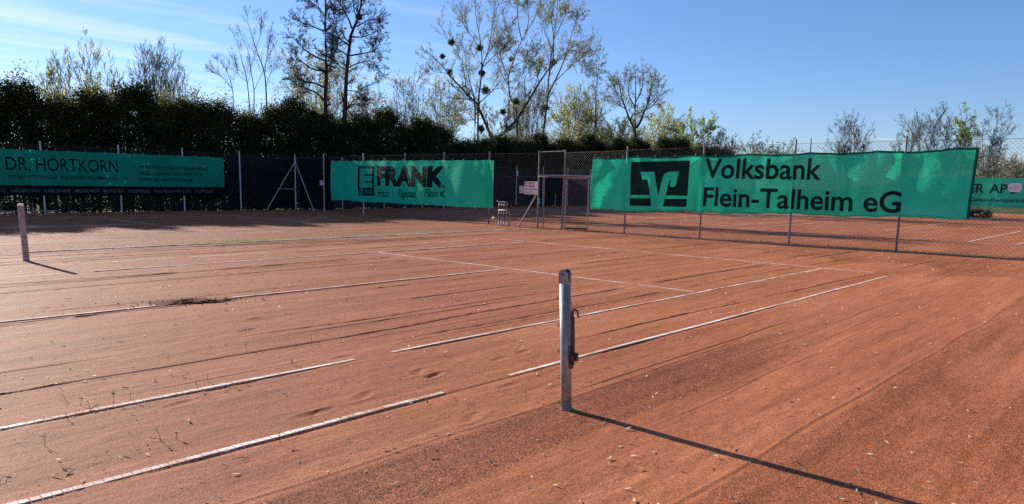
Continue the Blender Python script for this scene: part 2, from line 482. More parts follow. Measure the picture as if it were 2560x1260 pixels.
# drag-mat passes: smooth tongues that end near the baseline fence, coarse grit outside
for cy_, hw, xe in [(-6.9, 1.0, 13.4), (-4.9, 0.95, 14.6), (-3.0, 0.95, 14.2), (-1.1, 0.95, 15.0), (0.9, 0.95, 15.2), (2.9, 0.95, 15.4), (4.9, 0.95, 15.6), (6.6, 0.75, 15.0)]:
    pass
edge = np.full_like(GX, -1.0)
for cy_, hw, xe in [(-6.85, 1.0, 13.3), (-4.9, 1.05, 14.8), (-2.9, 1.0, 14.5), (-0.9, 1.0, 15.1), (1.1, 1.0, 15.2), (3.1, 1.0, 15.5), (5.1, 1.0, 15.5), (6.9, 0.8, 15.0)]:
    tt = (Yw-cy_)/hw
    xend = xe - 1.5*np.abs(np.clip(tt, -1, 1))**3 - 0.9*np.clip(tt+0.3, 0, 2)
    inside = np.clip(1-np.abs(tt), -1, 1)
    e = np.minimum(sstep(-0.02, 0.05, 1.03-np.abs(tt)), sstep(-0.10, 0.10, xend-GX))
    edge = np.maximum(edge, e)
inA = sstep(-7.90, -7.84, Yw)*(1-sstep(7.55, 7.62, Yw))
smoothz = np.where(GX < 12.5, inA, np.maximum(edge, 0)*1.0)
smoothz = np.where((GX >= 11.0) & (GX < 12.5), np.minimum(inA, np.maximum(edge, (12.5-GX)/1.5)), smoothz)
band = sstep(-6.88, -6.80, Yw)*(1-sstep(-6.28, -6.18, Yw))*(1-sstep(2.2, 5.5, GX))
coarse = np.clip((0.10+0.85*fbm(GX*0.5, GY*0.9, 61, 4))*(1-smoothz) + 0.95*band + 0.25*(fbm(GX*0.8, GY*2.5, 40, 4)-0.5), 0, 1)
coarse = np.where(GX > 17.4, 0.35+0.3*(fbm(GX*0.3, GY*0.7, 9, 3)-0.5), coarse)
coarse = np.where(GY > 9, np.clip(0.35 + 0.9*(fbm(GX*0.25, GY*1.3, 12, 3)-0.5), 0, 1), coarse)
# mossy strip between the two courts
ms = np.exp(-((GY-8.75)/0.38)**2)*sstep(1.5, 5.5, GX)*(1-sstep(13, 17, GX))
moss = np.clip(ms*(0.25+1.5*(fbm(GX*1.2, GY*3, 21, 4)-0.35)), 0, 0.85)
moss = np.maximum(moss, 0.9*np.exp(-((GX-5.6)/1.1)**2-((GY-8.42)/0.16)**2))
moss = np.maximum(moss, 0.30*np.exp(-((GY-8.1)/1.0)**2)*sstep(4, 9, GX)*(GX < 17)*fbm(GX, GY*2, 77, 3))
Z = 0.010*(fbm(GX*0.4, GY*1.2, 1, 3)-0.5) + 0.006*(fbm(GX*1.3, GY*4, 2, 3)-0.5) + 0.003*(vnoise(GX*9, GY*14, 3)-0.5)
rg = np.random.RandomState(4)
RIDG = []
for i in range(52):
    y0 = rg.uniform(-6.2, 8.0); L0 = rg.uniform(-9, 10); L1 = L0 + rg.uniform(4, 18)
    RIDG.append((y0, L0, L1, rg.uniform(0.005, 0.0095), rg.uniform(0.008, 0.012), rg.randint(0, 999), rg.uniform(-0.02, 0.02)))
RIDG += [(-7.87, -9, 9, 0.004, 0.012, 3, 0.0), (-6.22, -9, 4, 0.004, 0.012, 5, 0.0), (-7.05, -9, 11, 0.003, 0.010, 6, 0.012), (-6.6, 2, 12.3, 0.003, 0.011, 8, 0.01), (-6.85, 3, 12.3, 0.003, 0.011, 8, 0.01)]
for (y0, L0, L1, hh, sg, sd, sl) in RIDG:
    if -5.95 < y0+sl*2 < -5.1 or -4.45 < y0+sl*2 < -3.8: continue
    yc = (y0 + sl*xs + 0.16*(vnoise(xs*0.22+sd, xs*0, sd)-0.5) + 0.05*(vnoise(xs*0.9+sd, xs*0, sd+1)-0.5))[:, None]
    fade = (sstep(L0, L0+1.2, xs)*(1-sstep(L1-1.2, L1, xs))*sstep(0.25, 0.55, vnoise(xs*0.55+sd*3, xs*0, sd+2)+0.2))[:, None]
    dd = GY-yc
    m_ = np.abs(dd) < 0.35
    prof = hh*np.exp(-(dd/sg)**2) - 0.5*hh*np.exp(-((dd+2.2*sg)/(1.4*sg))**2) 
    Z += np.where(m_, prof*fade, 0)
# foot prints and scuffs
for (px_, py_, ang, hh) in [(1085, 938, 0.3, .022), (1045, 930, 0.6, .016), (910, 988, 0.5, .014), (800, 1030, 0.2, .016), (760, 1040, 0.3, .012), (1190, 1020, 1.2, .012), (1180, 1043, 0.4, .010), (1275, 965, 0.1, .010), (1250, 897, 0.2, .012), (1390, 970, 0.2, .008), (1585, 1180, 0.6, .010), (1830, 1066, 0.5, .008), (620, 826, 0.2, .014), (640, 797, 0.2, .014), (540, 975, 0.2, .010), (450, 1010, 0.2, .012), (860, 893, 0.1, .018), (940, 884, 0.1, .018), (215, 790, 0.2, .02), (1310, 880, 0.3, .012), (1700, 960, 0.4, .008), (2000, 870, 0.4, .008)]:
    c = on_z(px_, py_)
    ux, uy = GX-c[0], GY-c[1]
    a_ = ux*math.cos(ang)+uy*math.sin(ang); b_ = -ux*math.sin(ang)+uy*math.cos(ang)
    q = (a_/0.13)**2+(b_/0.05)**2
    Z += np.where(q < 9, -hh*0.6*np.exp(-q*q) + hh*0.32*np.exp(-(q-1.6)**2*2), 0)
# clay worn away along the shaded side of the lines
for yl, x0, x1 in [(-5.46, -3.0, 7.0), (-4.09, -4, 3), (0.0, -9, 8), (4.09, 5, 12)]:
    Z += -0.012*np.exp(-((GY-(yl-0.055))/0.03)**2)*sstep(x0, x0+1, GX)*(1-sstep(x1-2, x1, GX))*(0.4+0.6*vnoise(xs*1.5, xs*0, int(abs(yl)*10)))[:, None]
for yl in (-5.46, -4.09, 0.0, 4.09, 5.46):
    Z = np.where((np.abs(GX) < 12) & (np.abs(GY-yl) < 0.3), np.where(GY > yl-0.03, Z*sstep(0.03, 0.25, np.abs(GY-yl)), Z), Z)
for xl in (6.40, 11.84):
    Z = np.where((np.abs(GX-xl) < 0.4) & (np.abs(GY) < 6), Z*0.25-0.001, Z)
lim = (GX < -5) | (GX > 18) | (GY < -9.6) | (GY > 9.2)
Z = np.where(lim, Z*0.6, Z)
nx_, ny_ = GX.shape
idx = np.arange(nx_*ny_).reshape(nx_, ny_)
Q = np.stack([idx[:-1, :-1], idx[1:, :-1], idx[1:, 1:], idx[:-1, 1:]], -1).reshape(-1, 4)
clay_me = mesh_np('clay_court', np.stack([GX, GY, Z], -1), Q, smooth=True)
for nm, arr in (('coarse', coarse), ('moss', moss)):
    a = clay_me.attributes.new(nm, 'FLOAT', 'POINT')
    a.data.foreach_set('value', arr.astype(np.float32).ravel())
clay = link('clay_court', clay_me, 'clay')
kind(clay, 'structure')
clay['label'] = 'red clay tennis courts with ridges left by the drag mat'

def gz(x, y):
    return 0.0

# second clay court far behind the far fence and a grass strip
m = MB(); m.box((62.5, 0, -0.055), (13, 44, 0.05)); o = m.build('clay_strip', 'clay'); kind(o, 'structure')
m = MB(); m.box((50.45, 4, -0.02), (0.10, 44, 0.20)); o = m.build('kerb', 'timber'); kind(o, 'structure')

# hill behind on the right
hx, hy = np.meshgrid(np.linspace(110, 420, 40), np.linspace(-200, 100, 40), indexing='ij')
hz = 17*np.exp(-((hx-290)/110)**2)*(1-sstep(0, 80, hy))*1.0 + 3*(fbm(hx*0.02, hy*0.02, 3, 3)-0.5) - 1.0
hi = np.arange(1600).reshape(40, 40)
hq = np.stack([hi[:-1, :-1], hi[1:, :-1], hi[1:, 1:], hi[:-1, 1:]], -1).reshape(-1, 4)
hill = link('hill', mesh_np('hill', np.stack([hx, hy, hz], -1), hq, smooth=True), 'hill_grass')
kind(hill, 'structure'); hill['label'] = 'low green grassy hill on the horizon'

# ================================================================== COURT LINES (parts of the clay court)
def strip(name, p0, p1, w=0.042, top=0.004, parent=clay, mat='line_white', seg=0.0, sink=0.0):
    p0 = Vector((p0[0], p0[1], 0)); p1 = Vector((p1[0], p1[1], 0))
    d = (p1-p0); L = d.length; d.normalize(); n_ = Vector((-d.y, d.x, 0))
    k = max(2, int(L/0.6)+1)
    V = []; F = []
    for i in range(k):
        q = p0 + d*(L*i/(k-1))
        dz = 0.002*math.sin(q.x*2.1+q.y*1.7)+0.001*math.sin(q.x*5.3+q.y)
        wv = 0.004*math.sin(q.x*0.9+q.y*1.3)
        for s_, z_ in ((-.5, -0.05), (-.5, top+dz), (.5, top+dz), (.5, -0.05)):
            V.append(q + n_*(s_*w+wv) + Vector((0, 0, z_)))
    for i in range(k-1):
        for j in range(3):
            F.append((i*4+j, i*4+j+1, (i+1)*4+j+1, (i+1)*4+j))
    F.append((0, 1, 2, 3)); e = (k-1)*4; F.append((e+3, e+2, e+1, e))
    me = bpy.data.meshes.new(name); me.from_pydata([tuple(v) for v in V], [], F)
    bm = bmesh.new(); bm.from_mesh(me); bmesh.ops.recalc_face_normals(bm, faces=bm.faces); bm.to_mesh(me); bm.free()
    return link(name, me, mat, parent)
SEG_ME = None
def seg_strip(name, y, x0, x1, pitch=0.05, w=0.047):
    """a run of nailed line tape cut into short pieces"""
    global SEG_ME
    carrier = strip(name, (x0, y), (x1, y), w*0.92, -0.001, mat='leaf_dark')
    if SEG_ME is None:
        mm = MB(); mm.box((0, 0, -0.004), (pitch*0.925, w, 0.022))
        SEG_ME = mm.build('line_segment', 'line_white', carrier).data
        bpy.data.objects.remove([c for c in carrier.children][0])
    n_ = int((x1-x0)/pitch)
    rnd = random.Random(int(abs(y)*100))
    for i in range(n_):
        x = x0 + (i+0.5)*pitch
        o = link('line_segment', SEG_ME, None, carrier)
        dz = 0.002*math.sin(x*2.1+y*1.7)+0.001*math.sin(x*5.3+y)
        o.location = (x, y+0.004*math.sin(x*0.9+y*1.3), -0.002+dz+rnd.uniform(-.001, .001))
        o.rotation_euler = (rnd.uniform(-.02, .02), rnd.uniform(-.02, .02), rnd.uniform(-.015, .015))
    return carrier
seg_strip('sideline', -5.46, -3.75, -0.35)
strip('sideline', (-11.9, -5.46), (-3.75, -5.46))
strip('sideline', (0.43, -5.46), (11.42, -5.46))
seg_strip('sideline', -4.09, -3.9, -1.2)
strip('sideline', (-11.9, -4.09), (-3.9, -4.09))
strip('sideline', (-1.2, -4.09), (-0.20, -4.09))
strip('sideline', (0.24, -4.09), (11.75, -4.09))
strip('center_line', (-6.4, 0.0), (-0.30, 0.0)); strip('center_line', (0.72, 0.0), (6.25, 0.0))
strip('sideline', (-11.9, 4.09), (-0.13, 4.09)); strip('sideline', (0.36, 4.09), (11.6, 4.09), top=0.010)
strip('sideline', (-11.9, 5.46), (-1.2, 5.46), top=0.004); strip('sideline', (0.37, 5.46), (11.3, 5.46))
strip('service_line', (6.40, 4.06), (6.40, -3.98)); strip('service_line', (-6.40, 4.06), (-6.40, -4.06))
strip('baseline', (11.84, 5.25), (11.84, -5.1), 0.055)
strip('edging_strip', (0.45, 8.20), (16.4, 8.05), 0.07, 0.020)
# neighbouring court on the left
cB = 16.6
for x0, x1, yy in [(-8, 6.0, cB), (-9, 11.2, cB-4.09), (-9, 5.2, cB+4.09), (5.6, 11.6, cB+4.09), (-9, 8.2, cB-5.46), (9, 11.4, cB-5.46), (-9, 11.6, cB+5.46)]:
    strip('sideline' if abs(yy-cB) > 1 else 'center_line', (x0, yy), (x1, yy))
strip('service_line', (6.35, cB+4.0), (6.35, cB-3.9))
for a, b_ in ((4.6, 2.2), (1.9, 0.2), (-0.3, -2.6), (-2.9, -4.4)):
    strip('baseline', (11.6, cB+a), (11.6, cB+b_))
# courts behind the baseline fence
for cy_ in (-0.2, 16.6):
    cxc = 36.4; x0 = cxc-11.885; x1 = cxc+11.885
    strip('baseline', (x0, cy_+5.2), (x0, cy_+2.9), 0.06); strip('baseline', (x0, cy_+2.6), (x0, cy_-0.9), 0.06)
    strip('baseline', (x0, cy_-1.6), (x0, cy_-3.9), 0.06); strip('baseline', (x0, cy_-4.2), (x0, cy_-5.2), 0.06)
    strip('baseline', (x1, cy_+5.4), (x1, cy_-5.4), 0.06)
    for s_ in (-1, 1):
        strip('sideline', (x0+.2, cy_+s_*4.09), (cxc-.4, cy_+s_*4.09), 0.06); strip('sideline', (cxc+.4, cy_+s_*4.09), (x1-.2, cy_+s_*4.09), 0.06)
        strip('sideline', (x0+.2, cy_+s_*5.46), (cxc-.4, cy_+s_*5.46), 0.06); strip('sideline', (cxc+.4, cy_+s_*5.46), (x1-.2, cy_+s_*5.46), 0.06)
        strip('service_line', (cxc+s_*6.4, cy_+3.9), (cxc+s_*6.4, cy_-2.0), 0.06); strip('service_line', (cxc+s_*6.4, cy_-2.4), (cxc+s_*6.4, cy_-3.9), 0.06)
    strip('center_line', (cxc-6.2, cy_), (cxc-.4, cy_), 0.06); strip('center_line', (cxc+.4, cy_), (cxc+6.2, cy_), 0.06)
strip('edging_strip', (19.0, 8.2), (44, 8.2), 0.07, 0.02)

# ================================================================== NET POSTS
def rounded_prism(m, w, z0, z1, n=36, p=2.25, c=(0, 0)):
    v = []; f = []
    for z in (z0, z1):
        for k in range(n):
            a = 2*math.pi*k/n
            ca, sa = math.cos(a), math.sin(a)
            r = (abs(ca)**p+abs(sa)**p)**(-1/p)*w/2
            v.append((c[0]+r*ca, c[1]+r*sa, z))
    for k in range(n):
        k2 = (k+1) % n
        f.append((k, k2, n+k2, n+k))
    f.append(tuple(range(n))[::-1]); f.append(tuple(range(n, 2*n)))
    m.add(v, f)
def ring_pts(c, r, ax1, ax2, n=10, a0=0, a1=2*math.pi):
    return [Vector(c)+Vector(ax1)*(r*math.cos(a0+(a1-a0)*k/n))+Vector(ax2)*(r*math.sin(a0+(a1-a0)*k/n)) for k in range(n+1)]
def near_post():
    t = thing('net_post', (0.004, -6.422, 0), 'grey aluminium net post with tensioning crank standing nearest in the foreground', 'net post', 'net posts')
    t.rotation_euler = (math.radians(-1.75), math.radians(-1.6), math.radians(6))
    w = 0.079
    m = MB(); rounded_prism(m, w, -0.2, 0.945); o_ = m.build('shaft', 'post_alu', t, smooth=True); o_.data.polygons[-1].use_smooth = False; o_.data.polygons[-2].use_smooth = False
    m = MB(); rounded_prism(m, w*1.14, -0.05, 0.014, p=2.3); m.build('ground_sleeve', 'post_alu', t)
    # head: two cheeks with the cable wheel between them
    for s_ in (-1, 1):
        m = MB(); v = []; n_ = 12
        pr = [(-0.034, 0.945), (0.034, 0.945)] + [(0.034*math.cos(math.pi*k/n_), 1.012+0.034*math.sin(math.pi*k/n_)) for k in range(n_+1)]
        for xx in (s_*0.014, s_*0.033):
            v += [(xx, a, b) for a, b in pr]
        k_ = len(pr)
        f = [tuple(range(k_)), tuple(range(k_, 2*k_))[::-1]] + [(i, (i+1) % k_, k_+(i+1) % k_, k_+i) for i in range(k_)]
        m.add(v, f); ck = m.build('head_cheek', 'post_alu', t)
        m = MB(); m.tube([(s_*0.031, 0, 1.012), (s_*0.036, 0, 1.012)], 0.006, 8); m.build('axle_end', 'iron_dark', ck)
    m = MB(); m.tube([(-0.013, 0, 1.012), (-0.009, 0, 1.012), (0.009, 0, 1.012), (0.013, 0, 1.012)], [0.037, 0.033, 0.033, 0.037], 24); m.build('cable_wheel', 'wheel_black', t)
    # net hooks on the court side
    for z in (0.853, 0.648, 0.453, 0.252, 0.062):
        m = MB()
        m.tube([(0, w/2-0.004, z+0.004), (0, w/2+0.012, z+0.008)] + ring_pts((0, w/2+0.012, z-0.008), 0.016, (0, 0, 1), (0, 1, 0), 9, 0, math.pi*1.35), 0.0036, 6)
        m.build('net_hook', 'iron_dark', t, smooth=True)
    # tensioner on the outer side
    y0 = -w/2
    m = MB(); m.box((0, y0-0.004, 0.60), (0.030, 0.012, 0.42)); m.build('slide_rail', 'galv', t, bevel=0.002)
    rk = MB(); rk.box((0.0, y0-0.022, 0.53), (0.014, 0.016, 0.36))
    for i in range(26):
        z = 0.37+i*0.0128
        rk.add([(-.007, y0-.030, z), (.007, y0-.030, z), (.007, y0-.030, z+.011), (-.007, y0-.030, z+.011), (-.007, y0-.040, z+.004), (.007, y0-.040, z+.004)],
               [(0, 1, 5, 4), (4, 5, 2, 3), (0, 4, 3), (1, 2, 5), (0, 3, 2, 1)])
    rko = rk.build('toothed_rack', 'iron_dark', t)
    m = MB(); m.tube([(0, y0-.022, .70), (0, y0-.022, .735)] + ring_pts((0, y0-.044, .735), 0.022, (0, 1, 0), (0, 0, 1), 10, 0, math.pi) + [(0, y0-.067, .715), (0, y0-.072, .703)], [.009, .008]+[.0075]*11+[.006, .004], 8)
    m.build('cable_hook', 'iron_dark', rko, smooth=True)
    m = MB(); v = []
    for z, hw in ((0.305, .012), (0.32, .020), (0.49, .020), (0.505, .012)): pass
    pr = [(.021*math.cos(a), 0.335+.021*math.sin(a)) for a in np.linspace(-math.pi, 0, 9)] + [(.021*math.cos(a), 0.475+.021*math.sin(a)) for a in np.linspace(0, math.pi, 9)]
    k_ = len(pr)
    v = [(a, y0+0.004, b) for a, b in pr] + [(a, y0-0.013, b) for a, b in pr]
    m.add(v, [tuple(range(k_)), tuple(range(k_, 2*k_))[::-1]] + [(i, (i+1) % k_, k_+(i+1) % k_, k_+i) for i in range(k_)])
    m.build('base_plate', 'iron_dark', t)
    m = MB(); m.box((0.0, y0-0.034, 0.408), (0.046, 0.05, 0.062)); gb = m.build('gear_housing', 'iron_dark', t, bevel=0.007)
    m = MB(); m.tube([(0.028, y0-.036, .412), (-0.040, y0-.036, .412)], 0.013, 10); m.build('crank_socket', 'iron_dark', gb)
    m = MB(); m.tube([(-0.012, y0-.062, .395), (-0.012, y0-.062, .43)], 0.008, 8); m.build('locking_pawl', 'iron_dark', gb)
    return t
near_post()
def plain_post(loc, label, h=1.07, w=0.08, mat='post_dirty', lean=(0, 0)):
    t = thing('net_post', loc, label, 'net post', 'net posts')
    t.rotation_euler = (lean[0], lean[1], 0.05)
    m = MB(); rounded_prism(m, w, -0.2, h-0.04, n=16); m.build('shaft', mat, t)
    m = MB(); rounded_prism(m, w*0.96, h-0.04, h-0.012, n=16); rounded_prism(m, w*0.75, h-0.012, h, n=16); c = m.build('cap', 'sign_white' if h > 1.06 and loc[0] < 5 else 'wheel_black', t)
    for z in (0.85, 0.45):
        m = MB(); m.tube(ring_pts((0, -w/2-0.008, z), 0.014, (0, 0, 1), (0, -1, 0), 8), 0.004, 5); m.build('net_hook', 'iron_dark', t)
    return t
plain_post((0.0, 6.47, 0), 'weathered net post on the far side of the nearest court', 1.08, 0.105, 'post_dirty', (0, math.radians(-1.5)))
plain_post((36.4, 6.5, 0), 'far net post below the second line of the large lettered banner', 1.05)
plain_post((36.4, -6.6, 0), 'far net post on the right side of the court behind the fence', 1.05)
plain_post((36.4, 10.6, 0), 'far net post seen under the banner left of its middle', 1.05)
plain_post((36.4, 23.0, 0), 'slim grey green net post seen through the open gateway', 1.05, 0.09, 'pipe_grey')
plain_post((0.1, 23.0, 0), 'net post of the shaded court by the left fence', 1.05)
m_t = thing('net_post', (36.4, 8.75, 0), 'short pale stake between two far net posts under the banner', 'stake')
mm = MB(); rounded_prism(mm, .05, -.1, .75, n=10); mm.build('shaft', 'fence_post_pale', m_t)
mm = MB(); rounded_prism(mm, .06, .75, .77, n=10); mm.build('cap', 'sign_white', m_t)

# ================================================================== FENCES
FY = np.array([-14.0, -9.9, -7.0, -3.81, -0.87, 1.9, 4.51, 7.18, 8.27, 10.87, 13.46, 15.96, 19.03, 22.6, 25.3])
FXv = np.array([19.2, 18.80, 18.50, 18.16, 17.98, 17.62, 17.22, 17.18, 17.16, 17.15, 17.13, 17.12, 17.16, 17.40, 17.5])
FH = np.array([3.1, 3.1, 3.1, 3.09, 3.05, 2.98, 2.89, 2.84, 2.82, 2.81, 2.81, 2.80, 2.82, 2.85, 2.82])
def FX(y): return float(np.interp(y, FY, FXv))
# one chain-link panel of unit length, reused in every bay
def chain_panel(cols=56, rows=56, rad=0.0030):
    L = 2.8; Hh = 2.8
    w2 = L/cols; h2 = Hh/rows
    V = []; T = []; n_ = 0
    off = np.array([[0, 1], [-.87, -.5], [.87, -.5]])*rad
    Vs = []; Qs = []
    for i in range(cols):
        k = np.arange(rows+1)
        u = i*w2 + w2*((k+i) % 2)
        z = k*h2
        dep = np.where((k+i) % 2 == 1, 0.002, -0.002)
        base = np.stack([u, dep, z], -1)
        ringv = np.repeat(base[:, None, :], 3, 1)
        ringv[:, :, 0] += off[None, :, 0]; ringv[:, :, 1] += off[None, :, 1]
        Vs.append(ringv.reshape(-1, 3))
        kk = np.arange(rows)[:, None]; s3 = np.arange(3)[None]
        a = n_+kk*3+s3; b = n_+kk*3+(s3+1) % 3
        Qs.append(np.stack([a, b, b+3, a+3], -1).reshape(-1, 4))
        n_ += (rows+1)*3
    return mesh_np('wire_mesh', np.concatenate(Vs), np.concatenate(Qs))
PANEL = chain_panel()
PANEL.materials.append(MATS['wire'])
def bay(parent, a, b, z0, z1):
    a = Vector((a[0], a[1], 0)); b = Vector((b[0], b[1], 0)); d = b-a
    o = link('wire_mesh', PANEL, None, parent)
    o.location = (a.x, a.y, z0); o.rotation_euler = (0, 0, math.atan2(d.y, d.x))
    o.scale = (d.length/2.8, 1, (z1-z0)/2.8)
    return o
def post(parent, x, y, h, r=0.03, mat='fence_post', lean=0.0, cap=True):
    m = MB(); m.tube([(x, y, -0.2), (x+lean, y, h)], r, 10)
    o = m.build('post', mat, parent, smooth=False)
    m = MB(); m.lathe([(r*1.15, 0), (r*1.15, .02), (r*.6, .035)], (x+lean, y, h), 10); m.build('post_cap', mat, o)
    return o
def wire_line(parent, pts, r=0.004, name='tension_wire'):
    m = MB(); m.tube(pts, r, 5); return m.build(name, 'wire', parent)

# --- baseline fence to the right of the gate
fr = thing('wire_fence', (17.15, 7.18, 0), 'grey chain link fence behind the large lettered banner on the right', 'fence', 'wire fences')
fr.location = (0, 0, 0)
ysR = [7.18, 4.51, 1.9, -0.87, -3.81, -7.0, -9.9, -14.0]
for y_ in ysR[1:]:
    post(fr, FX(y_), y_, float(np.interp(y_, FY, FH))+0.02, 0.030, 'fence_post', random.Random(int(y_*100)).uniform(-.012, .012))
for a, b_ in zip(ysR[:-1], ysR[1:]):
    za = float(np.interp((a+b_)/2, FY, FH))-0.08
    bay(fr, (FX(a)+.02, a), (FX(b_)+.02, b_), 0.02, za)
for zz in ('top', 'mid', 'low'):
    wire_line(fr, [(FX(y_)+.03, y_, {'top': float(np.interp(y_, FY, FH))-0.08, 'mid': 1.5, 'low': 0.04}[zz]) for y_ in ysR], 0.005 if zz == 'top' else 0.0035)
m = MB()
for y_a, y_b in zip(ysR[:-1], ysR[1:]):
    a = Vector((FX(y_a), y_a, 0.0)); b = Vector((FX(y_b), y_b, 0.0)); d = b-a
    m.box((a+b)/2+Vector((0.03, 0, 0.0)), (d.length, 0.03, 0.03), Matrix.Rotation(math.atan2(d.y, d.x), 3, 'Z'))
m.build('ground_board', 'timber', fr)

# --- baseline fence to the left of the gate
fl = thing('wire_fence', (0, 0, 0), 'chain link fence holding the supermarket banner between gate and corner', 'fence', 'wire fences')
ysL = [8.27, 10.87, 13.46, 15.96, 19.03, 22.6]
for y_ in ysL[1:]:
    post(fl, FX(y_), y_, float(np.interp(y_, FY, FH)), 0.030, 'gate_rust' if y_ < 16 else 'fence_post_pale')
for a, b_ in zip(ysL[:-1] + [22.6], ysL[1:] + [25.3]):
    bay(fl, (FX(a)+.02, a), (FX(b_)+.02, b_), 0.03, 2.76)
for zz in (2.76, 1.9, 0.04):
    wire_line(fl, [(FX(y_)+.03, y_, zz) for y_ in ysL+[25.3]], 0.004)
m = MB(); m.tube([(17.0, 8.31, 1.21), (16.98, 9.13, 0.0)], 0.028, 8); m.build('strut', 'gate_rust', fl)

# --- left side fence
fs = thing('wire_fence', (0, 0, 0), 'tall fence with pale posts along the left side in front of the hedge', 'fence', 'wire fences')
YS = 25.3
xsS = [0.0, 2.85, 5.75, 8.75, 11.55, 14.38]
for x_ in xsS:
    post(fs, x_, YS, 2.9, 0.034, 'fence_post_pale', -0.02)
post(fs, 17.45, YS, 2.84, 0.034, 'fence_post_pale')
for a, b_ in zip(xsS, xsS[1:]+[17.45]):
    bay(fs, (a, YS+.03), (b_, YS+.03), 0.05, 2.78)
for zz in (2.78, 1.4, 0.05):
    wire_line(fs, [(0, YS+.04, zz), (17.45, YS+.04, zz)], 0.004)
# braced corner
AP = (17.42, YS-0.07, 2.52)
for (x_, y_) in ((15.72, YS-0.07), (17.35, 23.45), (18.0, 24.4)):
    m = MB(); m.tube([AP, (x_, y_, 0.0)], 0.022, 8); m.build('corner_strut', 'fence_post_pale', fs)
m = MB(); m.tube([(16.36, YS-.07, 1.10), (17.42, YS-.07, 1.08)], 0.016, 8); m.build('cross_bar', 'fence_post_pale', fs)
m = MB(); m.tube([(17.38, 24.22, 1.05), (17.76, 24.75, 1.05)], 0.016, 8); m.build('cross_bar', 'fence_post_pale', fs)

# --- side fence continuing behind the baseline fence
fb = thing('wire_fence', (0, 0, 0), 'farther fence along the hedge beyond the supermarket banner and gateway', 'fence', 'wire fences')
xb = [17.5+2.9*k for k in range(0, 16)]
for x_ in xb[1:]:
    post(fb, x_, YS, 2.8, 0.030, 'fence_post_pale')
for a, b_ in zip(xb[:-1], xb[1:]):
    bay(fb, (a, YS+.03), (b_, YS+.03), 0.05, 2.72)
for zz in (2.72, 0.3): wire_line(fb, [(17.5, YS+.04, zz), (xb[-1], YS+.04, zz)], 0.004)

# --- far fence with its banner (right background)
ff = thing('wire_fence', (0, 0, 0), 'low far fence with dark posts behind the pharmacy banner', 'fence', 'wire fences')
yf = [24, 20.5, 17, 13.5, 10, 6.5, 3.0, -0.05, -3.0, -6.5, -10]
for y_ in yf: post(ff, 53.1, y_, 2.7, 0.035, 'fence_post')
for a, b_ in zip(yf[:-1], yf[1:]): bay(ff, (53.13, a), (53.13, b_), 0.05, 2.65)
wire_line(ff, [(53.14, 24, 2.65), (53.14, -10, 2.65)], 0.006)

# ================================================================== GATE
g = thing('gateway', (17.12, 7.7, 0), 'rusty steel gateway with mesh above the opening between the two banners', 'gateway')
g.location = (0, 0, 0)
m = MB(); m.tube([(17.08, 8.27, -0.2), (17.08, 8.27, 2.84)], 0.034, 10); m.build('gate_post', 'gate_rust', g)
m = MB(); m.tube([(17.15, 7.18, -0.2), (17.13, 7.10, 2.86)], 0.036, 10); m.build('gate_post', 'fence_post', g)
m = MB(); m.tube([(17.08, 8.27, 2.79), (17.13, 7.10, 2.81)], 0.022, 8); m.build('top_rail', 'gate_rust', g)
m = MB(); m.tube([(17.07, 8.30, 1.95), (17.12, 7.12, 1.95)], 0.028, 8); m.build('lintel', 'galv', g)
m = MB(); m.tube([(17.08, 7.10, 1.955), (17.26, 5.75, 1.92)], 0.028, 8); m.build('lintel', 'galv', g)
m = MB(); m.tube([(17.05, 8.30, 1.895), (17.2, 4.55, 1.88)], 0.014, 8); m.build('rail', 'galv', g)
bay(g, (17.10, 8.27), (17.14, 7.12), 1.96, 2.79)
m = MB(); m.box((17.06, 8.22, 1.0), (0.05, 0.03, 0.22)); m.build('strike_box', 'galv', g)
m = MB(); m.tube([(17.20, 8.10, 0.0), (17.20, 8.10, 2.0)], 0.02, 8); m.build('side_post', 'fence_post', g)

lf = thing('gate_leaf', (17.17, 7.10, 0), 'open steel gate leaf filled with square wire mesh', 'gate', rz=math.atan2(6.36-7.10, 17.60-17.17))
Lw = math.hypot(6.36-7.10, 17.60-17.17)
m = MB(); m.tube([(0.03, 0, 0.05), (0.03, 0, 1.86)], 0.024, 8); m.build('stile', 'galv', lf)
m = MB(); m.tube([(Lw, 0, 0.05), (Lw, 0, 1.86)], 0.024, 8); m.build('stile', 'galv', lf)
m = MB(); m.tube([(0.03, 0, 1.86), (Lw, 0, 1.86)], 0.024, 8); m.build('rail', 'galv', lf)
m = MB(); m.box((Lw/2+.015, 0, 0.06), (Lw-.03, 0.04, 0.06)); m.build('rail', 'iron_dark', lf)
m = MB()
for i in range(1, 19):
    x_ = 0.03+(Lw-.03)*i/19; m.box((x_, 0, 0.96), (0.004, 0.004, 1.76))
for i in range(1, 40):
    m.box((Lw/2, 0.004, 0.08+1.76*i/40), (Lw-.05, 0.004, 0.004))
m.build('square_mesh', 'wire', lf)
m = MB(); m.box((0.05, -0.03, 0.96), (0.03, 0.02, 0.14)); hd = m.build('lock_case', 'galv', lf)
m = MB(); m.tube([(0.05, -0.03, 0.98), (0.05, -0.08, 0.98), (0.17, -0.08, 0.98)], 0.009, 8); m.build('handle', 'galv', hd)
for z_ in (0.30, 1.62):
    m = MB(); m.tube([(-0.02, 0, z_-.05), (-0.02, 0, z_+.05)], 0.016, 8); m.build('hinge', 'galv', lf)
m = MB(); m.tube([(0.0, -0.03, 0.62), (-0.10, -0.10, 0.62)], 0.008, 6); m.build('bolt', 'galv', lf)

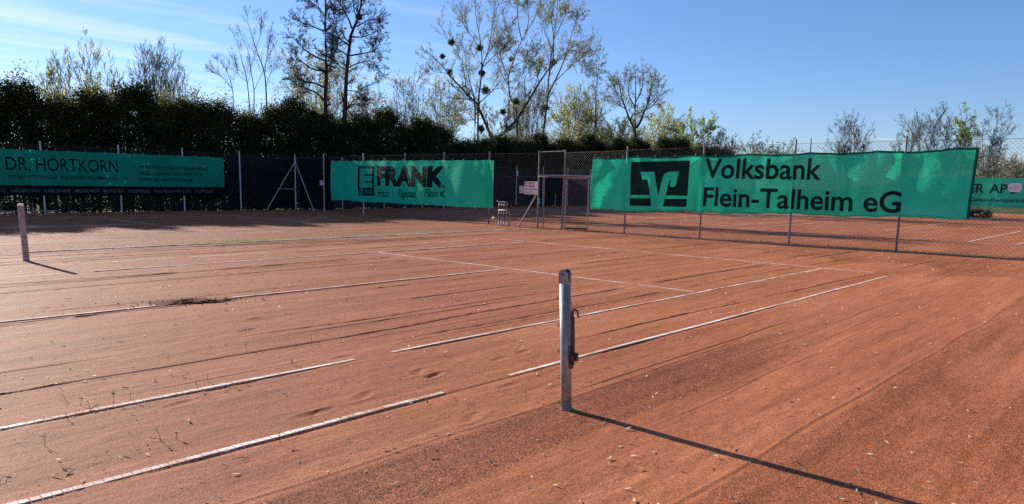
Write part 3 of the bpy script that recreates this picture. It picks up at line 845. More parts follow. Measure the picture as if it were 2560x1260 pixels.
# ================================================================== TEXT ON SURFACES
def text_mesh(s, bold=0.0, shear=0.0, spacing=1.0):
    cu = bpy.data.curves.new('t', 'FONT')
    cu.body = s; cu.size = 1.0; cu.offset = bold; cu.shear = shear; cu.space_character = spacing
    cu.resolution_u = 4
    o = bpy.data.objects.new('t', cu); COL.objects.link(o)
    dg = bpy.context.evaluated_depsgraph_get(); dg.update()
    me = bpy.data.meshes.new_from_object(o.evaluated_get(dg))
    bpy.data.objects.remove(o); bpy.data.curves.remove(cu)
    return me
def wrap(me, box, surf, name, mat, parent, off, cut=0.2):
    """fit flat mesh (x right, y up) into box (s0, s1, z0, z1) and lay it on surf(s, z, off)"""
    bm = bmesh.new(); bm.from_mesh(me)
    xs_ = [v.co.x for v in bm.verts]; ys_ = [v.co.y for v in bm.verts]
    x0, x1, y0, y1 = min(xs_), max(xs_), min(ys_), max(ys_)
    s0, s1, z0, z1 = box
    for v in bm.verts:
        v.co = ((v.co.x-x0)/(x1-x0)*(s1-s0)+s0, (v.co.y-y0)/(y1-y0)*(z1-z0)+z0, 0)
    return lay(bm, surf, name, mat, parent, off, cut)
def lay(bm, surf, name, mat, parent, off, cut=0.2):
    _nrm(bm)
    bmesh.ops.triangulate(bm, faces=bm.faces)
    ss = [v.co.x for v in bm.verts]; zs = [v.co.y for v in bm.verts]
    lo, hi = min(ss), max(ss); zl, zh = min(zs), max(zs)
    k = math.ceil(lo/cut)
    while k*cut < hi:
        bmesh.ops.bisect_plane(bm, geom=bm.verts[:]+bm.edges[:]+bm.faces[:], plane_co=(k*cut, 0, 0), plane_no=(1, 0, 0)); k += 1
    k = math.ceil(zl/cut)
    while k*cut < zh:
        bmesh.ops.bisect_plane(bm, geom=bm.verts[:]+bm.edges[:]+bm.faces[:], plane_co=(0, k*cut, 0), plane_no=(0, 1, 0)); k += 1
    for v in bm.verts:
        v.co = surf(v.co.x, v.co.y, off)
    bmesh.ops.triangulate(bm, faces=bm.faces)
    me2 = bpy.data.meshes.new(name); bm.to_mesh(me2); bm.free()
    return link(name, me2, mat, parent)
def _nrm(bm):
    for f in bm.faces: f.normal_update()
def poly_on(polys, surf, name, mat, parent, off, cut=0.2):
    bm = bmesh.new()
    for P in polys:
        vs_ = [bm.verts.new((a, b, 0)) for a, b in P]
        bm.faces.new(vs_)
    return lay(bm, surf, name, mat, parent, off, cut)
def sheet(surf, s0, s1, zlo, zhi, name, mat, parent, ds=0.05, nz=40, off=0.0, thick=0.0):
    ns = int((s1-s0)/ds)+1
    S = np.linspace(s0, s1, ns); T = np.linspace(0, 1, nz)
    V = []
    for s in S:
        a, b = zlo(s), zhi(s)
        for t_ in T:
            V.append(surf(s, a+(b-a)*t_, off))
    id_ = np.arange(ns*nz).reshape(ns, nz)
    q = np.stack([id_[:-1, :-1], id_[1:, :-1], id_[1:, 1:], id_[:-1, 1:]], -1).reshape(-1, 4)
    return link(name, mesh_np(name, [tuple(v) for v in V], q, smooth=True), mat, parent)

# ------------------------------------------------------------------ the big banner on the right (s runs along -y)
PYB = [-5.5] + [3.81-0, 0.87, -1.9, -4.51]
def surf_v(s, z, off=0.0):
    e_ = max(0.0, min(1.0, (s-4.0)/1.46)); s = s+0.07*e_*e_*(z-0.95)/1.85
    y = -s
    x = FX(y)-0.11
    ph = [4.51, 1.9, -0.87, -3.81]
    dmin = min(abs(y-p) for p in ph)
    belly = 0.045*math.sin(min(dmin, 1.3)/1.3*math.pi/2)*math.sin(max(0, min(1, (z-0.75)/1.9))*math.pi)
    wv = 0.014*math.sin(3.1*s+1.2*z)+0.007*math.sin(7.3*s-2.2*z+1)+0.002*math.sin(13.7*s+3*z)
    wv += 0.010*math.sin(6.0*z+0.9*s)*math.sin(1.3*s+.5)
    # puckers beside the posts
    for p in ph:
        q = y-p
        wv -= 0.012*math.exp(-(q/0.07)**2)
        if q > 0: wv += 0.035*math.exp(-q/0.22)*math.sin(q*9+1.5*z)
    if y > 4.51: wv += 0.03*math.sin((y-4.51)*4.2+1.6*z)
    return Vector((x-belly-wv-off, y, z))
vb = thing('banner', (0, 0, 0), 'large bright green bank banner with black lettering on the right fence', 'banner', 'advertising banners')
def v_lo(s): return 0.79+0.17*(s+5.85)/11.3+0.022*math.sin(s*1.9)+0.012*math.sin(s*7.3)
def v_hi(s): return 2.60+0.19*(s+5.85)/11.3+0.05*max(0.0, (s-4.2)/1.26)-0.045*abs(math.sin((s+.4)*1.75))-0.012*abs(math.sin(s*5.1))
sheet(surf_v, -5.85, 5.46, v_lo, v_hi, 'cloth', 'banner_green', vb, 0.04, 44)
for zf, nm in ((lambda s: (v_hi(s)-0.055, v_hi(s)+0.002), 'top_hem'), (lambda s: (v_lo(s)-0.002, v_lo(s)+0.05), 'bottom_hem')):
    sheet(surf_v, -5.85, 5.46, lambda s: zf(s)[0], lambda s: zf(s)[1], nm, 'banner_hem' if nm == 'top_hem' else 'banner_green', vb, 0.06, 3, off=0.004)
sheet(surf_v, 5.40, 5.465, v_lo, v_hi, 'side_hem', 'banner_hem', vb, 0.03, 24, off=0.005)
def bs(px, py, X=17.2):
    p = on_x(px, py, X); 
    for _ in range(3): p = on_x(px, py, FX(p[1])-0.06)
    return (-p[1], p[2])
def c3(a): return bs(1180+a[0]/3.9375, 330+a[1]/3.9375)
def c4(a): return bs(1800+a[0]/3.3684, 320+a[1]/3.3684)
def ink(polys, nm, parent, surf, mat='banner_ink', off=0.007): return poly_on(polys, surf, nm, mat, parent, off)
lg = [(1580, 295), (2158, 282), (2133, 628), (1918, 624), (1955, 490), (1960, 474), (1968, 471), (1974, 478), (1966, 505), (1963, 524), (1972, 538), (1990, 542), (2008, 538), (2020, 524), (2030, 488), (2052, 388), (1965, 390), (1930, 398), (1906, 415), (1892, 440), (1884, 470), (1845, 622), (1808, 390), (1672, 392), (1690, 468), (1745, 468), (1765, 620), (1567, 618)]
ink([[c3(a) for a in lg][::-1]], 'logo_panel', vb, surf_v)
ink([[c3(a) for a in [(1563, 652), (1768, 652), (1775, 728), (1560, 725)]]], 'logo_bar', vb, surf_v)
ink([[c3(a) for a in [(1908, 657), (2128, 658), (2122, 738), (1888, 733)]]], 'logo_bar', vb, surf_v)
def box_from(l, r):
    return (l[0], r[0], l[1], r[1])
a = c3((2293, 465)); b = c4((862, 425)); top = 0.5*(c4((862, 247))[1]+c4((120, 262))[1])
wrap(text_mesh('Volksbank', 0.018), (a[0], b[0], 0.5*(a[1]+b[1])-.015, top), surf_v, 'lettering', 'banner_ink', vb, 0.007)
a = c3((2280, 742)); b = c4((1525, 700))
wrap(text_mesh('Flein-Talheim eG', 0.018), (a[0], b[0], 0.5*(a[1]+b[1])-.01, c4((640, 512))[1]), surf_v, 'lettering', 'banner_ink', vb, 0.007)
# ties
rnd = random.Random(3)
def ties(parent, surf, s0, s1, zf, step, dz):
    s = s0+0.05
    while s < s1:
        p = surf(s, zf(s), 0.0)
        m = MB(); m.tube([p+Vector((-.006, 0, -.02*dz)), p+Vector((0.0, rnd.uniform(-.01, .01), 0.02*dz)), p+Vector((0.05, rnd.uniform(-.02, .02), .05*dz))], 0.005, 5)
        m.build('tie', 'sign_white', parent); s += step*rnd.uniform(.85, 1.15)
ties(vb, surf_v, -5.85, 5.4, v_hi, 0.62, 1); ties(vb, surf_v, -5.85, 5.4, v_lo, 0.85, -1)

# ------------------------------------------------------------------ supermarket banner
def surf_f(s, z, off=0.0):
    y = -s
    ph = [10.87, 13.46, 15.96, 19.03, 22.6]
    dmin = min(abs(y-p) for p in ph)
    belly = 0.05*math.sin(min(dmin, 1.3)/1.3*math.pi/2)*math.sin(max(0, min(1, (z-0.6)/1.95))*math.pi)
    wv = 0.012*math.sin(2.6*s+1.0*z)+0.006*math.sin(6.3*s-1.7*z+1)
    for p in ph:
        q = y-p
        wv -= 0.012*math.exp(-(q/0.07)**2)
        if q > 0: wv += 0.04*math.exp(-q/0.25)*math.sin(q*8+1.2*z)
    return Vector((FX(y)-0.085-belly-wv-off, y, z))
fk = thing('banner', (0, 0, 0), 'shaded green supermarket banner with heavy black letters left of the gate', 'banner', 'advertising banners')
def f_lo(s): return 0.64+0.012*math.sin(s*2.1)
def f_hi(s): return 2.52-0.018*abs(math.sin((s+.2)*2.6))
sheet(surf_f, -21.75, -10.56, f_lo, f_hi, 'cloth', 'banner_green', fk, 0.05, 36)
def bf(px, py):
    p = on_x(px, py, 17.0)
    for _ in range(3): p = on_x(px, py, FX(p[1])-0.06)
    return (-p[1], p[2])
def c2(a): return bf(560+a[0]/3.5556, 340+a[1]/3.5556)
def rect2(x0, y0, x1, y1):
    return [c2((x0, y1)), c2((x1, y1)), c2((x1, y0)), c2((x0, y0))]
ink([rect2(1197, 268, 1213, 470), rect2(1213.6, 268, 1326, 288), rect2(1326.6, 268, 1342, 470), rect2(1252, 340, 1326, 354), rect2(1254, 400, 1326, 415)], 'logo_frame', fk, surf_f)
ink([rect2(1200, 460, 1345, 530)], 'logo_panel', fk, surf_f)
a = c2((1216, 510)); b = c2((1328, 478))
wrap(text_mesh('EDEKA', 0.03), (a[0], b[0], a[1], b[1]), surf_f, 'logo_lettering', 'banner_green', fk, 0.013)
a = c2((1368, 440)); b = c2((1978, 268))
wrap(text_mesh('FRANK', 0.062), (a[0], b[0], a[1]-.01, b[1]), surf_f, 'lettering', 'banner_ink', fk, 0.007)
a = c2((1370, 560)); b = c2((1500, 475))
for tx, x0, x1 in (('Frisch', 1370, 1482), ('Regional', 1545, 1720), ('Flein', 1790, 1905)):
    zb = c2((x0, 540 if tx != 'Regional' else 565))[1]; zt = c2((x0, 472))[1]
    wrap(text_mesh(tx, 0.004, 0.42, 0.92), (c2((x0, 500))[0], c2((x1, 500))[0], zb, zt), surf_f, 'lettering', 'banner_ink', fk, 0.007)
ink([rect2(1511, 478, 1516, 545), rect2(1752, 482, 1757, 552)], 'divider', fk, surf_f)
def pet(cx, cy, rx, ry, th):
    return [c2((cx+rx*math.cos(t)*math.cos(th)-ry*math.sin(t)*math.sin(th), cy+rx*math.cos(t)*math.sin(th)+ry*math.sin(t)*math.cos(th))) for t in np.linspace(0, 2*math.pi, 13)[:-1]][::-1]
ink([pet(1955, 500, 20, 6, -0.8), pet(1938, 520, 22, 6, 1.3), pet(1955, 535, 20, 5, 1.0)], 'leaf_emblem', fk, surf_f)
ties(fk, surf_f, -21.7, -10.6, f_hi, 0.62, 1); ties(fk, surf_f, -21.7, -10.6, f_lo, 0.9, -1)

# ------------------------------------------------------------------ insurance banner on the left fence (s runs along +x)
def surf_d(s, z, off=0.0):
    ph = [2.85, 5.75, 8.75, 11.55, 14.38]
    dmin = min(abs(s-p) for p in ph)
    belly = 0.04*math.sin(min(dmin, 1.4)/1.4*math.pi/2)*math.sin(max(0, min(1, (z-0.72)/1.9))*math.pi)
    wv = 0.014*math.sin(2.2*s+1.1*z)+0.007*math.sin(5.7*s-1.4*z)
    return Vector((s, YS-0.06-belly-wv-off, z))
db = thing('banner', (0, 0, 0), 'dark green insurance banner with thin lettering and navy strip on the left fence', 'banner', 'advertising banners')
def d_hi(s): return 2.57-0.012*abs(math.sin(s*2.3))
sheet(surf_d, 0.6, 13.50, lambda s: 1.14, d_hi, 'cloth', 'banner_green_dark', db, 0.06, 26)
sheet(surf_d, 0.6, 13.42, lambda s: 0.74, lambda s: 1.137, 'navy_strip', 'navy_net', db, 0.06, 8)
def bd(px, py):
    p = on_y(px, py, YS-0.07); return (p[0], p[2])
def c1(a): return bd(a[0]/3.9375, 340+a[1]/3.9375)
for tx, (xa, ya), (xb_, yb_), sp, bo in (
        ('DR. HÖRTKORN', (62, 335), (1152, 212), 1.0, 0.0),
        ('INTERNATIONALER VERSICHERUNGSMAKLER', (77, 416), (1155, 396), 1.0, 0.004),
        ('IHR PARTNER FÜR UNTERNEHMENS-', (1357, 325), (2050, 279), 1.0, 0.004),
        ('VERSICHERUNG UND VORSORGE', (1360, 383), (1995, 354), 1.0, 0.004),
        ('WWW.DR-HOERTKORN.DE', (1362, 444), (1893, 414), 1.0, 0.004)):
    a = c1((xa, ya)); b = c1((xb_, yb_))
    z1 = b[1] if tx.startswith('DR') else a[1] + (0.205 if 'Ü' in tx else 0.15)
    wrap(text_mesh(tx, bo, 0, sp), (a[0], b[0], a[1], z1), surf_d, 'lettering', 'banner_ink', db, 0.007)
for tx, x0, x1 in (('TZ', 0, 55), ('HEILBRONN', 110, 385), ('·', 396, 404), ('KARLSRUHE', 435, 690), ('MÜNCHEN', 745, 973), ('MÜNSTER', 1022, 1220), ('NÜRNBERG', 1265, 1478), ('PHILADELPHIA (USA)', 1520, 1885), ('STUTTGART', 1918, 2110)):
    s0, s1 = c1((x0, 545))[0], c1((x1, 545))[0]
    z0, z1 = (0.86, 1.0) if 'Ü' not in tx else (0.86, 1.035)
    if tx == '·': z0, z1 = .915, .94
    if '(' in tx: z0 = 0.835
    wrap(text_mesh(tx, 0.004), (s0, s1, z0, z1), surf_d, 'strip_lettering', 'ink_light', db, 0.008)
ties(db, surf_d, 0.7, 13.4, d_hi, 0.75, 1)

# ------------------------------------------------------------------ far pharmacy banner
def surf_e(s, z, off=0.0):
    return Vector((53.02-off-0.02*math.sin(2*s), -s, z))
eb = thing('banner', (0, 0, 0), 'far green pharmacy banner at the right edge with dark lettering', 'banner', 'advertising banners')
sheet(surf_e, -5.2, 8.0, lambda s: 0.74, lambda s: 2.62, 'cloth', 'banner_green', eb, 0.2, 12)
def be(px, py):
    p = on_x(px, py, 53.0); return (-p[1], p[2])
a = be(2421, 482); b = be(2486, 460)
wrap(text_mesh('ER', 0.02), (a[0], be(2461, 470)[0], a[1], b[1]), surf_e, 'lettering', 'banner_ink', eb, 0.03, 0.5)
wrap(text_mesh('APO', 0.02), (be(2474, 470)[0], be(2549, 470)[0], a[1], b[1]), surf_e, 'lettering', 'banner_ink', eb, 0.03, 0.5)
a = be(2426, 503)
wrap(text_mesh('Gesundheitspartner', 0.02, 0.2), (a[0], a[0]+3.25, a[1]-.06, a[1]+0.23), surf_e, 'lettering', 'banner_ink', eb, 0.03, 0.5)

# ------------------------------------------------------------------ dark wind screens
def screen(label, surf, s0, s1, z0, z1):
    t = thing('wind_screen', (0, 0, 0), label, 'wind screen', 'navy wind screens')
    sheet(surf, s0, s1, lambda s: z0, lambda s: z1, 'net_cloth', 'navy_net', t, 0.12, 14)
    m = MB(); m.tube([surf(s0, z1, .004), surf((s0+s1)/2, z1, .004), surf(s1, z1, .004)], 0.006, 5); m.build('edge_cord', 'pipe_dark', t)
    return t
screen('black navy wind screen on the left fence beside its braced corner', lambda s, z, off=0: Vector((s, YS+0.07-off-.01*math.sin(3*s), z)), 13.75, 17.40, 0.15, 2.66)
screen('black navy wind screen between the braced corner and the supermarket banner', lambda s, z, off=0: Vector((FX(-s)+0.06-off-.01*math.sin(3*s), -s, z)), -25.1, -21.8, 0.12, 2.66)
screen('long dark wind screen at the foot of the hedge seen through the gateway', lambda s, z, off=0: Vector((s, YS+0.07-off-.01*math.sin(3*s), z)), 17.7, 52.0, 0.06, 2.3)

# ================================================================== SIGNS AND SMALL FITTINGS
def plate(name, label, cat, p_lb, p_rt, axis, dep, mat, border=None):
    """flat plate facing the camera side; p = (s, z) corners"""
    t = thing(name, (0, 0, 0), label, cat)
    s0, z0 = p_lb; s1, z1 = p_rt
    m = MB()
    if axis == 'x': m.box((dep, -(s0+s1)/2, (z0+z1)/2), (0.012, abs(s1-s0), z1-z0)); sf = lambda s, z, off=0: Vector((dep-0.006-off, -s, z))
    else: m.box(((s0+s1)/2, dep, (z0+z1)/2), (abs(s1-s0), 0.012, z1-z0)); sf = lambda s, z, off=0: Vector((s, dep-0.006-off, z))
    m.build('board', mat, t)
    return t, sf
# score board at the gate
sX = FX(8.65)-0.04
t, sf = plate('score_board', 'white score board with red words and digit tiles beside the gate', 'score board', (-8.99, 1.235), (-8.34, 1.715), 'x', sX, 'sign_white')
w_, h_ = 0.65, 0.48
def sb(u, v): return (-8.99+u*w_, 1.235+v*h_)
for tx, v0 in (('GAST', .80), ('FLEIN', .565), ('GAST', .31), ('FLEIN', .07)):
    a = sb(.035, v0); b = sb(.275, v0+.145)
    wrap(text_mesh(tx, 0.03), (a[0], b[0], a[1], b[1]), sf, 'word', 'sign_red', t, 0.003, 1.0)
for row in (.78, .545):
    for k in range(4):
        a = sb(.31+.115*k, row); b = sb(.31+.115*k+.085, row+.17)
        poly_on([[(a[0], a[1]), (b[0], a[1]), (b[0], b[1]), (a[0], b[1])]], sf, 'digit_tile', 'sign_red', t, 0.003, 1.0)
for row in (.32, .08):
    for k in range(4):
        a = sb(.31+.09*k, row); b = sb(.31+.09*k+.07, row+.15)
        poly_on([[(a[0], a[1]), (b[0], a[1]), (b[0], b[1]), (a[0], b[1])]], sf, 'digit_tile', 'sign_grey', t, 0.003, 1.0)
a = sb(.66, .36); b = sb(.95, .44)
poly_on([[(a[0], a[1]), (b[0], a[1]), (b[0], b[1]), (a[0], b[1])], [sb(.64, .30), sb(.68, .30), sb(.68, .355), sb(.64, .355)]], sf, 'maker_mark', 'sign_red', t, 0.003, 1.0)
a = sb(.66, .10); b = sb(.92, .22)
poly_on([[(a[0], a[1]), (a[0]+.01, a[1]), (b[0], b[1]), (b[0]-.01, b[1])], [sb(.70, .16), sb(.90, .20), sb(.90, .21), sb(.70, .17)]], sf, 'maker_mark', 'sign_grey', t, 0.003, 1.0)
t, sf = plate('notice_plate', 'small grey notice plate partly behind the score board', 'notice', (-9.28, 1.275), (-8.97, 1.54), 'x', sX+0.035, 'sign_grey')
for v in (1.33, 1.38, 1.45, 1.49):
    poly_on([[(-9.26, v), (-9.04, v), (-9.04, v+.014), (-9.26, v+.014)]], sf, 'text_line', 'pipe_dark', t, 0.003, 1.0)
# court number on the far fence
t, sf = plate('number_plate', 'small white court number plate on a far fence post', 'number plate', (34.83, 2.12), (35.0, 2.46), 'y', YS-0.06, 'sign_white')
wrap(text_mesh('4', 0.04), (34.865, 34.965, 2.18, 2.40), sf, 'numeral', 'ink', t, 0.004, 1.0)
# notice at the corner
pc = on_x(801, 463, 17.42); pd = on_x(811.5, 451, 17.42)
t, sf = plate('notice_plate', 'small white notice on the dark wind screen near the braced corner', 'notice', (-pc[1], pc[2]), (-pd[1], pd[2]), 'x', 17.40, 'sign_white')
for k in range(4):
    z = pc[2]+.04+.06*k
    poly_on([[(-pc[1]+.03, z), (-pd[1]-.05, z), (-pd[1]-.05, z+.012), (-pc[1]+.03, z+.012)]], sf, 'text_line', 'sign_grey', t, 0.003, 1.0)
# notice on the right fence
pa = on_x(2518, 480, 18.32); pb = on_x(2555, 458, 18.32)
t, sf = plate('notice_plate', 'white laminated notice with dark corners on the fence at the right edge', 'notice', (-pa[1], pa[2]), (-pb[1], pb[2]), 'x', 18.36, 'sign_white')
L0, L1, z0, z1 = -pa[1], -pb[1], pa[2], pb[2]
for (u, v) in ((.02, .03), (.90, .03), (.02, .85), (.90, .85)):
    poly_on([[(L0+(L1-L0)*u, z0+(z1-z0)*v), (L0+(L1-L0)*(u+.08), z0+(z1-z0)*v), (L0+(L1-L0)*(u+.08), z0+(z1-z0)*(v+.12)), (L0+(L1-L0)*u, z0+(z1-z0)*(v+.12))]], sf, 'corner_mark', 'ink', t, 0.003, 1.0)
poly_on([[(L0+(L1-L0)*.12, z0+(z1-z0)*.3), (L0+(L1-L0)*.3, z0+(z1-z0)*.3), (L0+(L1-L0)*.26, z0+(z1-z0)*.6), (L0+(L1-L0)*.16, z0+(z1-z0)*.6)]], sf, 'emblem', 'sign_grey', t, 0.003, 1.0)
for v in (.3, .42, .54, .66):
    poly_on([[(L0+(L1-L0)*.38, z0+(z1-z0)*v), (L0+(L1-L0)*.86, z0+(z1-z0)*v), (L0+(L1-L0)*.86, z0+(z1-z0)*(v+.05)), (L0+(L1-L0)*.38, z0+(z1-z0)*(v+.05))]], sf, 'text_line', 'sign_grey', t, 0.003, 1.0)

# irrigation pipes by the gate
t = thing('irrigation_manifold', (16.83, 9.75, 0), 'grey irrigation pipes with valves standing at the fence left of the gate', 'water pipes')
def lp(dy_, dx_, z): return Vector((dx_, dy_, z))
m = MB(); m.tube([lp(.36, 0, .97), lp(.34, 0, .92), lp(.27, 0, .91), lp(-.12, 0, .91), lp(-.17, 0, .88), lp(-.18, 0, .80)], 0.026, 8); m.build('header_pipe', 'pipe_grey', t, smooth=True)
for k, yy in enumerate((.27, .13, 0.0, -.12)):
    m = MB(); m.tube([lp(yy, 0, .90), lp(yy, 0, .61)], 0.020, 8); r_ = m.build('riser_pipe', 'pipe_grey', t, smooth=True)
    if k < 3:
        m = MB(); m.lathe([(.03, 0), (.045, .03), (.045, .10), (.03, .13)], tuple(lp(yy-.02, 0, .70)), 10); m.build('valve', 'pipe_dark', r_)
m = MB(); m.tube([lp(.27, -.02, .60), lp(-.24, -.02, .61), lp(-.29, -.02, .58), lp(-.30, -.02, .03)], 0.024, 8); m.build('lower_pipe', 'pipe_grey', t, smooth=True)
for k, yy in enumerate((.24, .10, -.03, -.17)):
    m = MB(); m.tube([lp(yy, -.02, .59), lp(yy, -.02, -.05)], 0.022, 8); r_ = m.build('riser_pipe', 'pipe_grey' if k % 2 else 'pipe_dark', t, smooth=True)
    m = MB(); m.lathe([(.024, 0), (.042, .02), (.042, .10), (.024, .12)], tuple(lp(yy, -.02, .38)), 10); m.build('valve', 'pipe_dark', r_)
    m = MB(); m.lathe([(.024, 0), (.036, .02), (.036, .12), (.024, .14)], tuple(lp(yy, -.02, .02)), 10); m.build('pipe_sleeve', 'sign_grey', r_)
m = MB(); m.tube([lp(.25, 0, .29), lp(.58, 0, .29), lp(.62, 0, .27), lp(.63, 0, .22)], 0.014, 8); tp_ = m.build('tap_pipe', 'brass', t, smooth=True)
m = MB(); m.tube([lp(.57, 0, .29), lp(.57, 0, .34)], 0.008, 6); m.tube([lp(.53, 0, .345), lp(.61, 0, .345)], 0.008, 6); m.build('tap_handle', 'brass', tp_)
m = MB(); m.tube([lp(.42, 0, .33), lp(.42, 0, -.05)], 0.013, 8); m.build('stake', 'pipe_grey', t)

# long low board at the foot of the left fence
t = thing('low_bench', (4.0, 24.8, 0), 'long low pale plank at the foot of the left fence', 'plank')
m = MB(); m.box((0.1, 0, 0.125), (3.9, 0.22, 0.035)); m.build('plank', 'timber', t, bevel=0.004)
for x_ in (-1.5, -.2, 1.7):
    m = MB(); m.box((x_, 0, 0.05), (0.09, 0.16, 0.115)); m.build('support_block', 'timber', t)

# ================================================================== VEGETATION
def tubes(P, Rd, n=3):
    """P (N,K,3), Rd (N,K) -> verts, quads"""
    Nn, K, _ = P.shape
    T = np.gradient(P, axis=1)
    T /= np.linalg.norm(T, axis=2, keepdims=True)+1e-9
    ref = np.zeros_like(T); ref[..., 2] = 1
    vert = np.abs(T[..., 2]) > 0.85
    ref[vert] = (1, 0, 0)
    mid = ref[:, K//2][:, None, :]
    ref = np.broadcast_to(mid, T.shape)
    A = np.cross(T, ref); A /= np.linalg.norm(A, axis=2, keepdims=True)+1e-9
    B = np.cross(T, A)
    an = 2*np.pi*np.arange(n)/n
    V = P[:, :, None, :] + Rd[:, :, None, None]*(A[:, :, None, :]*np.cos(an)[None, None, :, None] + B[:, :, None, :]*np.sin(an)[None, None, :, None])
    b = (np.arange(Nn)*K*n)[:, None, None] + (np.arange(K-1)*n)[None, :, None]
    k = np.arange(n)[None, None, :]; k2 = (k+1) % n
    Qd = np.stack([b+k, b+k2, b+k2+n, b+k+n], -1).reshape(-1, 4)
    return V.reshape(-1, 3), Qd
def resample(pts, K):
    pts = np.asarray(pts, float)
    # Catmull-Rom through the points
    if len(pts) > 2:
        e = np.vstack([2*pts[0]-pts[1], pts, 2*pts[-1]-pts[-2]]); out = []
        for i in range(len(pts)-1):
            p0, p1, p2, p3 = e[i:i+4]
            for t in np.linspace(0, 1, 6, endpoint=False):
                out.append(0.5*((2*p1)+(-p0+p2)*t+(2*p0-5*p1+4*p2-p3)*t*t+(-p0+3*p1-3*p2+p3)*t**3))
        out.append(pts[-1]); pts = np.array(out)
    d = np.r_[0, np.cumsum(np.linalg.norm(np.diff(pts, axis=0), axis=1))]
    s = np.linspace(0, d[-1], K)
    return np.stack([np.interp(s, d, pts[:, i]) for i in range(3)], -1)
def spawn(rs, P, Rd, n, ang, length, K=5, tmin=0.25, tmax=1.0, up=0.15, jit=0.10, rmin=0.006, rratio=0.6, absolute=False, flat=0.0):
    """children of every parent polyline"""
    Nn, Kp, _ = P.shape
    pi = np.repeat(np.arange(Nn), n)
    t = rs.uniform(tmin, tmax, len(pi))
    f = t*(Kp-1); i0 = np.minimum(f.astype(int), Kp-2); fr_ = (f-i0)[:, None]
    pos = P[pi, i0]*(1-fr_)+P[pi, i0+1]*fr_
    d = P[pi, i0+1]-P[pi, i0]; d /= np.linalg.norm(d, axis=1, keepdims=True)+1e-9
    pr = Rd[pi, i0]*(1-fr_[:, 0])+Rd[pi, i0+1]*fr_[:, 0]
    rv = rs.normal(size=(len(pi), 3)); rv[:, 2] *= (1-flat)
    pp = np.cross(d, rv); pp /= np.linalg.norm(pp, axis=1, keepdims=True)+1e-9
    a = np.radians(rs.uniform(ang[0], ang[1], len(pi)))[:, None]
    dr = np.cos(a)*d + np.sin(a)*pp
    pl = np.linalg.norm(np.diff(P, axis=1), axis=2).sum(1)[pi]
    L = (length if absolute else length*pl)*rs.uniform(0.55, 1.15, len(pi))*(1-0.45*t)
    step = (L/(K-1))[:, None]
    out = [pos]; cur = dr
    for k in range(K-1):
        cur = cur + np.array([0, 0, up]) + rs.normal(size=cur.shape)*jit
        cur /= np.linalg.norm(cur, axis=1, keepdims=True)
        out.append(out[-1]+cur*step)
    C = np.stack(out, 1)
    r0 = np.maximum(pr*rratio, rmin)
    R2 = r0[:, None]*np.linspace(1, 0.35, K)[None]
    R2 = np.maximum(R2, rmin*0.6)
    return C, R2
def leaves(rs, C, size, aspect=2.0, droop=0.0):
    """elongated leaf triangles pairs (rhombus) at points C"""
    n = len(C)
    d = rs.normal(size=(n, 3)); d[:, 2] -= droop; d /= np.linalg.norm(d, axis=1, keepdims=True)
    q = np.cross(d, rs.normal(size=(n, 3))); q /= np.linalg.norm(q, axis=1, keepdims=True)+1e-9
    s = (size*rs.uniform(0.6, 1.3, n))[:, None]
    a = C; b = C+d*s*0.5+q*s*0.5/aspect; c = C+d*s; e = C+d*s*0.5-q*s*0.5/aspect
    V = np.stack([a, b, c, e], 1).reshape(-1, 3)
    i = np.arange(n)*4
    return V, np.stack([i, i+1, i+2, i+3], -1)
def along(rs, P, m):
    """m random points on the polylines"""
    pi = rs.randint(0, len(P), m); K = P.shape[1]
    f = rs.uniform(0.1, K-1, m); i0 = np.minimum(f.astype(int), K-2); fr_ = (f-i0)[:, None]
    return P[pi, i0]*(1-fr_)+P[pi, i0+1]*fr_

def put_tree(name, label, cat, base, wood, twig, leaf=None, bark='bark', group=None, leafmat='bud_green'):
    """wood/twig: lists of (P,R,sides); base = world position"""
    t = thing(name, tuple(base), label, cat, group)
    b = np.asarray(base, float)
    for nm, lst in (('trunk', wood), ('branches', twig)):
        Vs = []; Qs = []; n_ = 0
        for P, Rd, sd in lst:
            V, Qd = tubes(P-b, Rd, sd)
            Vs.append(V); Qs.append(Qd+n_); n_ += len(V)
        if Vs: link(nm, mesh_np(nm, np.concatenate(Vs), np.concatenate(Qs), smooth=(nm == 'trunk')), bark, t)
    if leaf is not None and len(leaf[0]):
        link('crown', mesh_np('crown', leaf[0]-b, leaf[1]), leafmat, t)
    return t

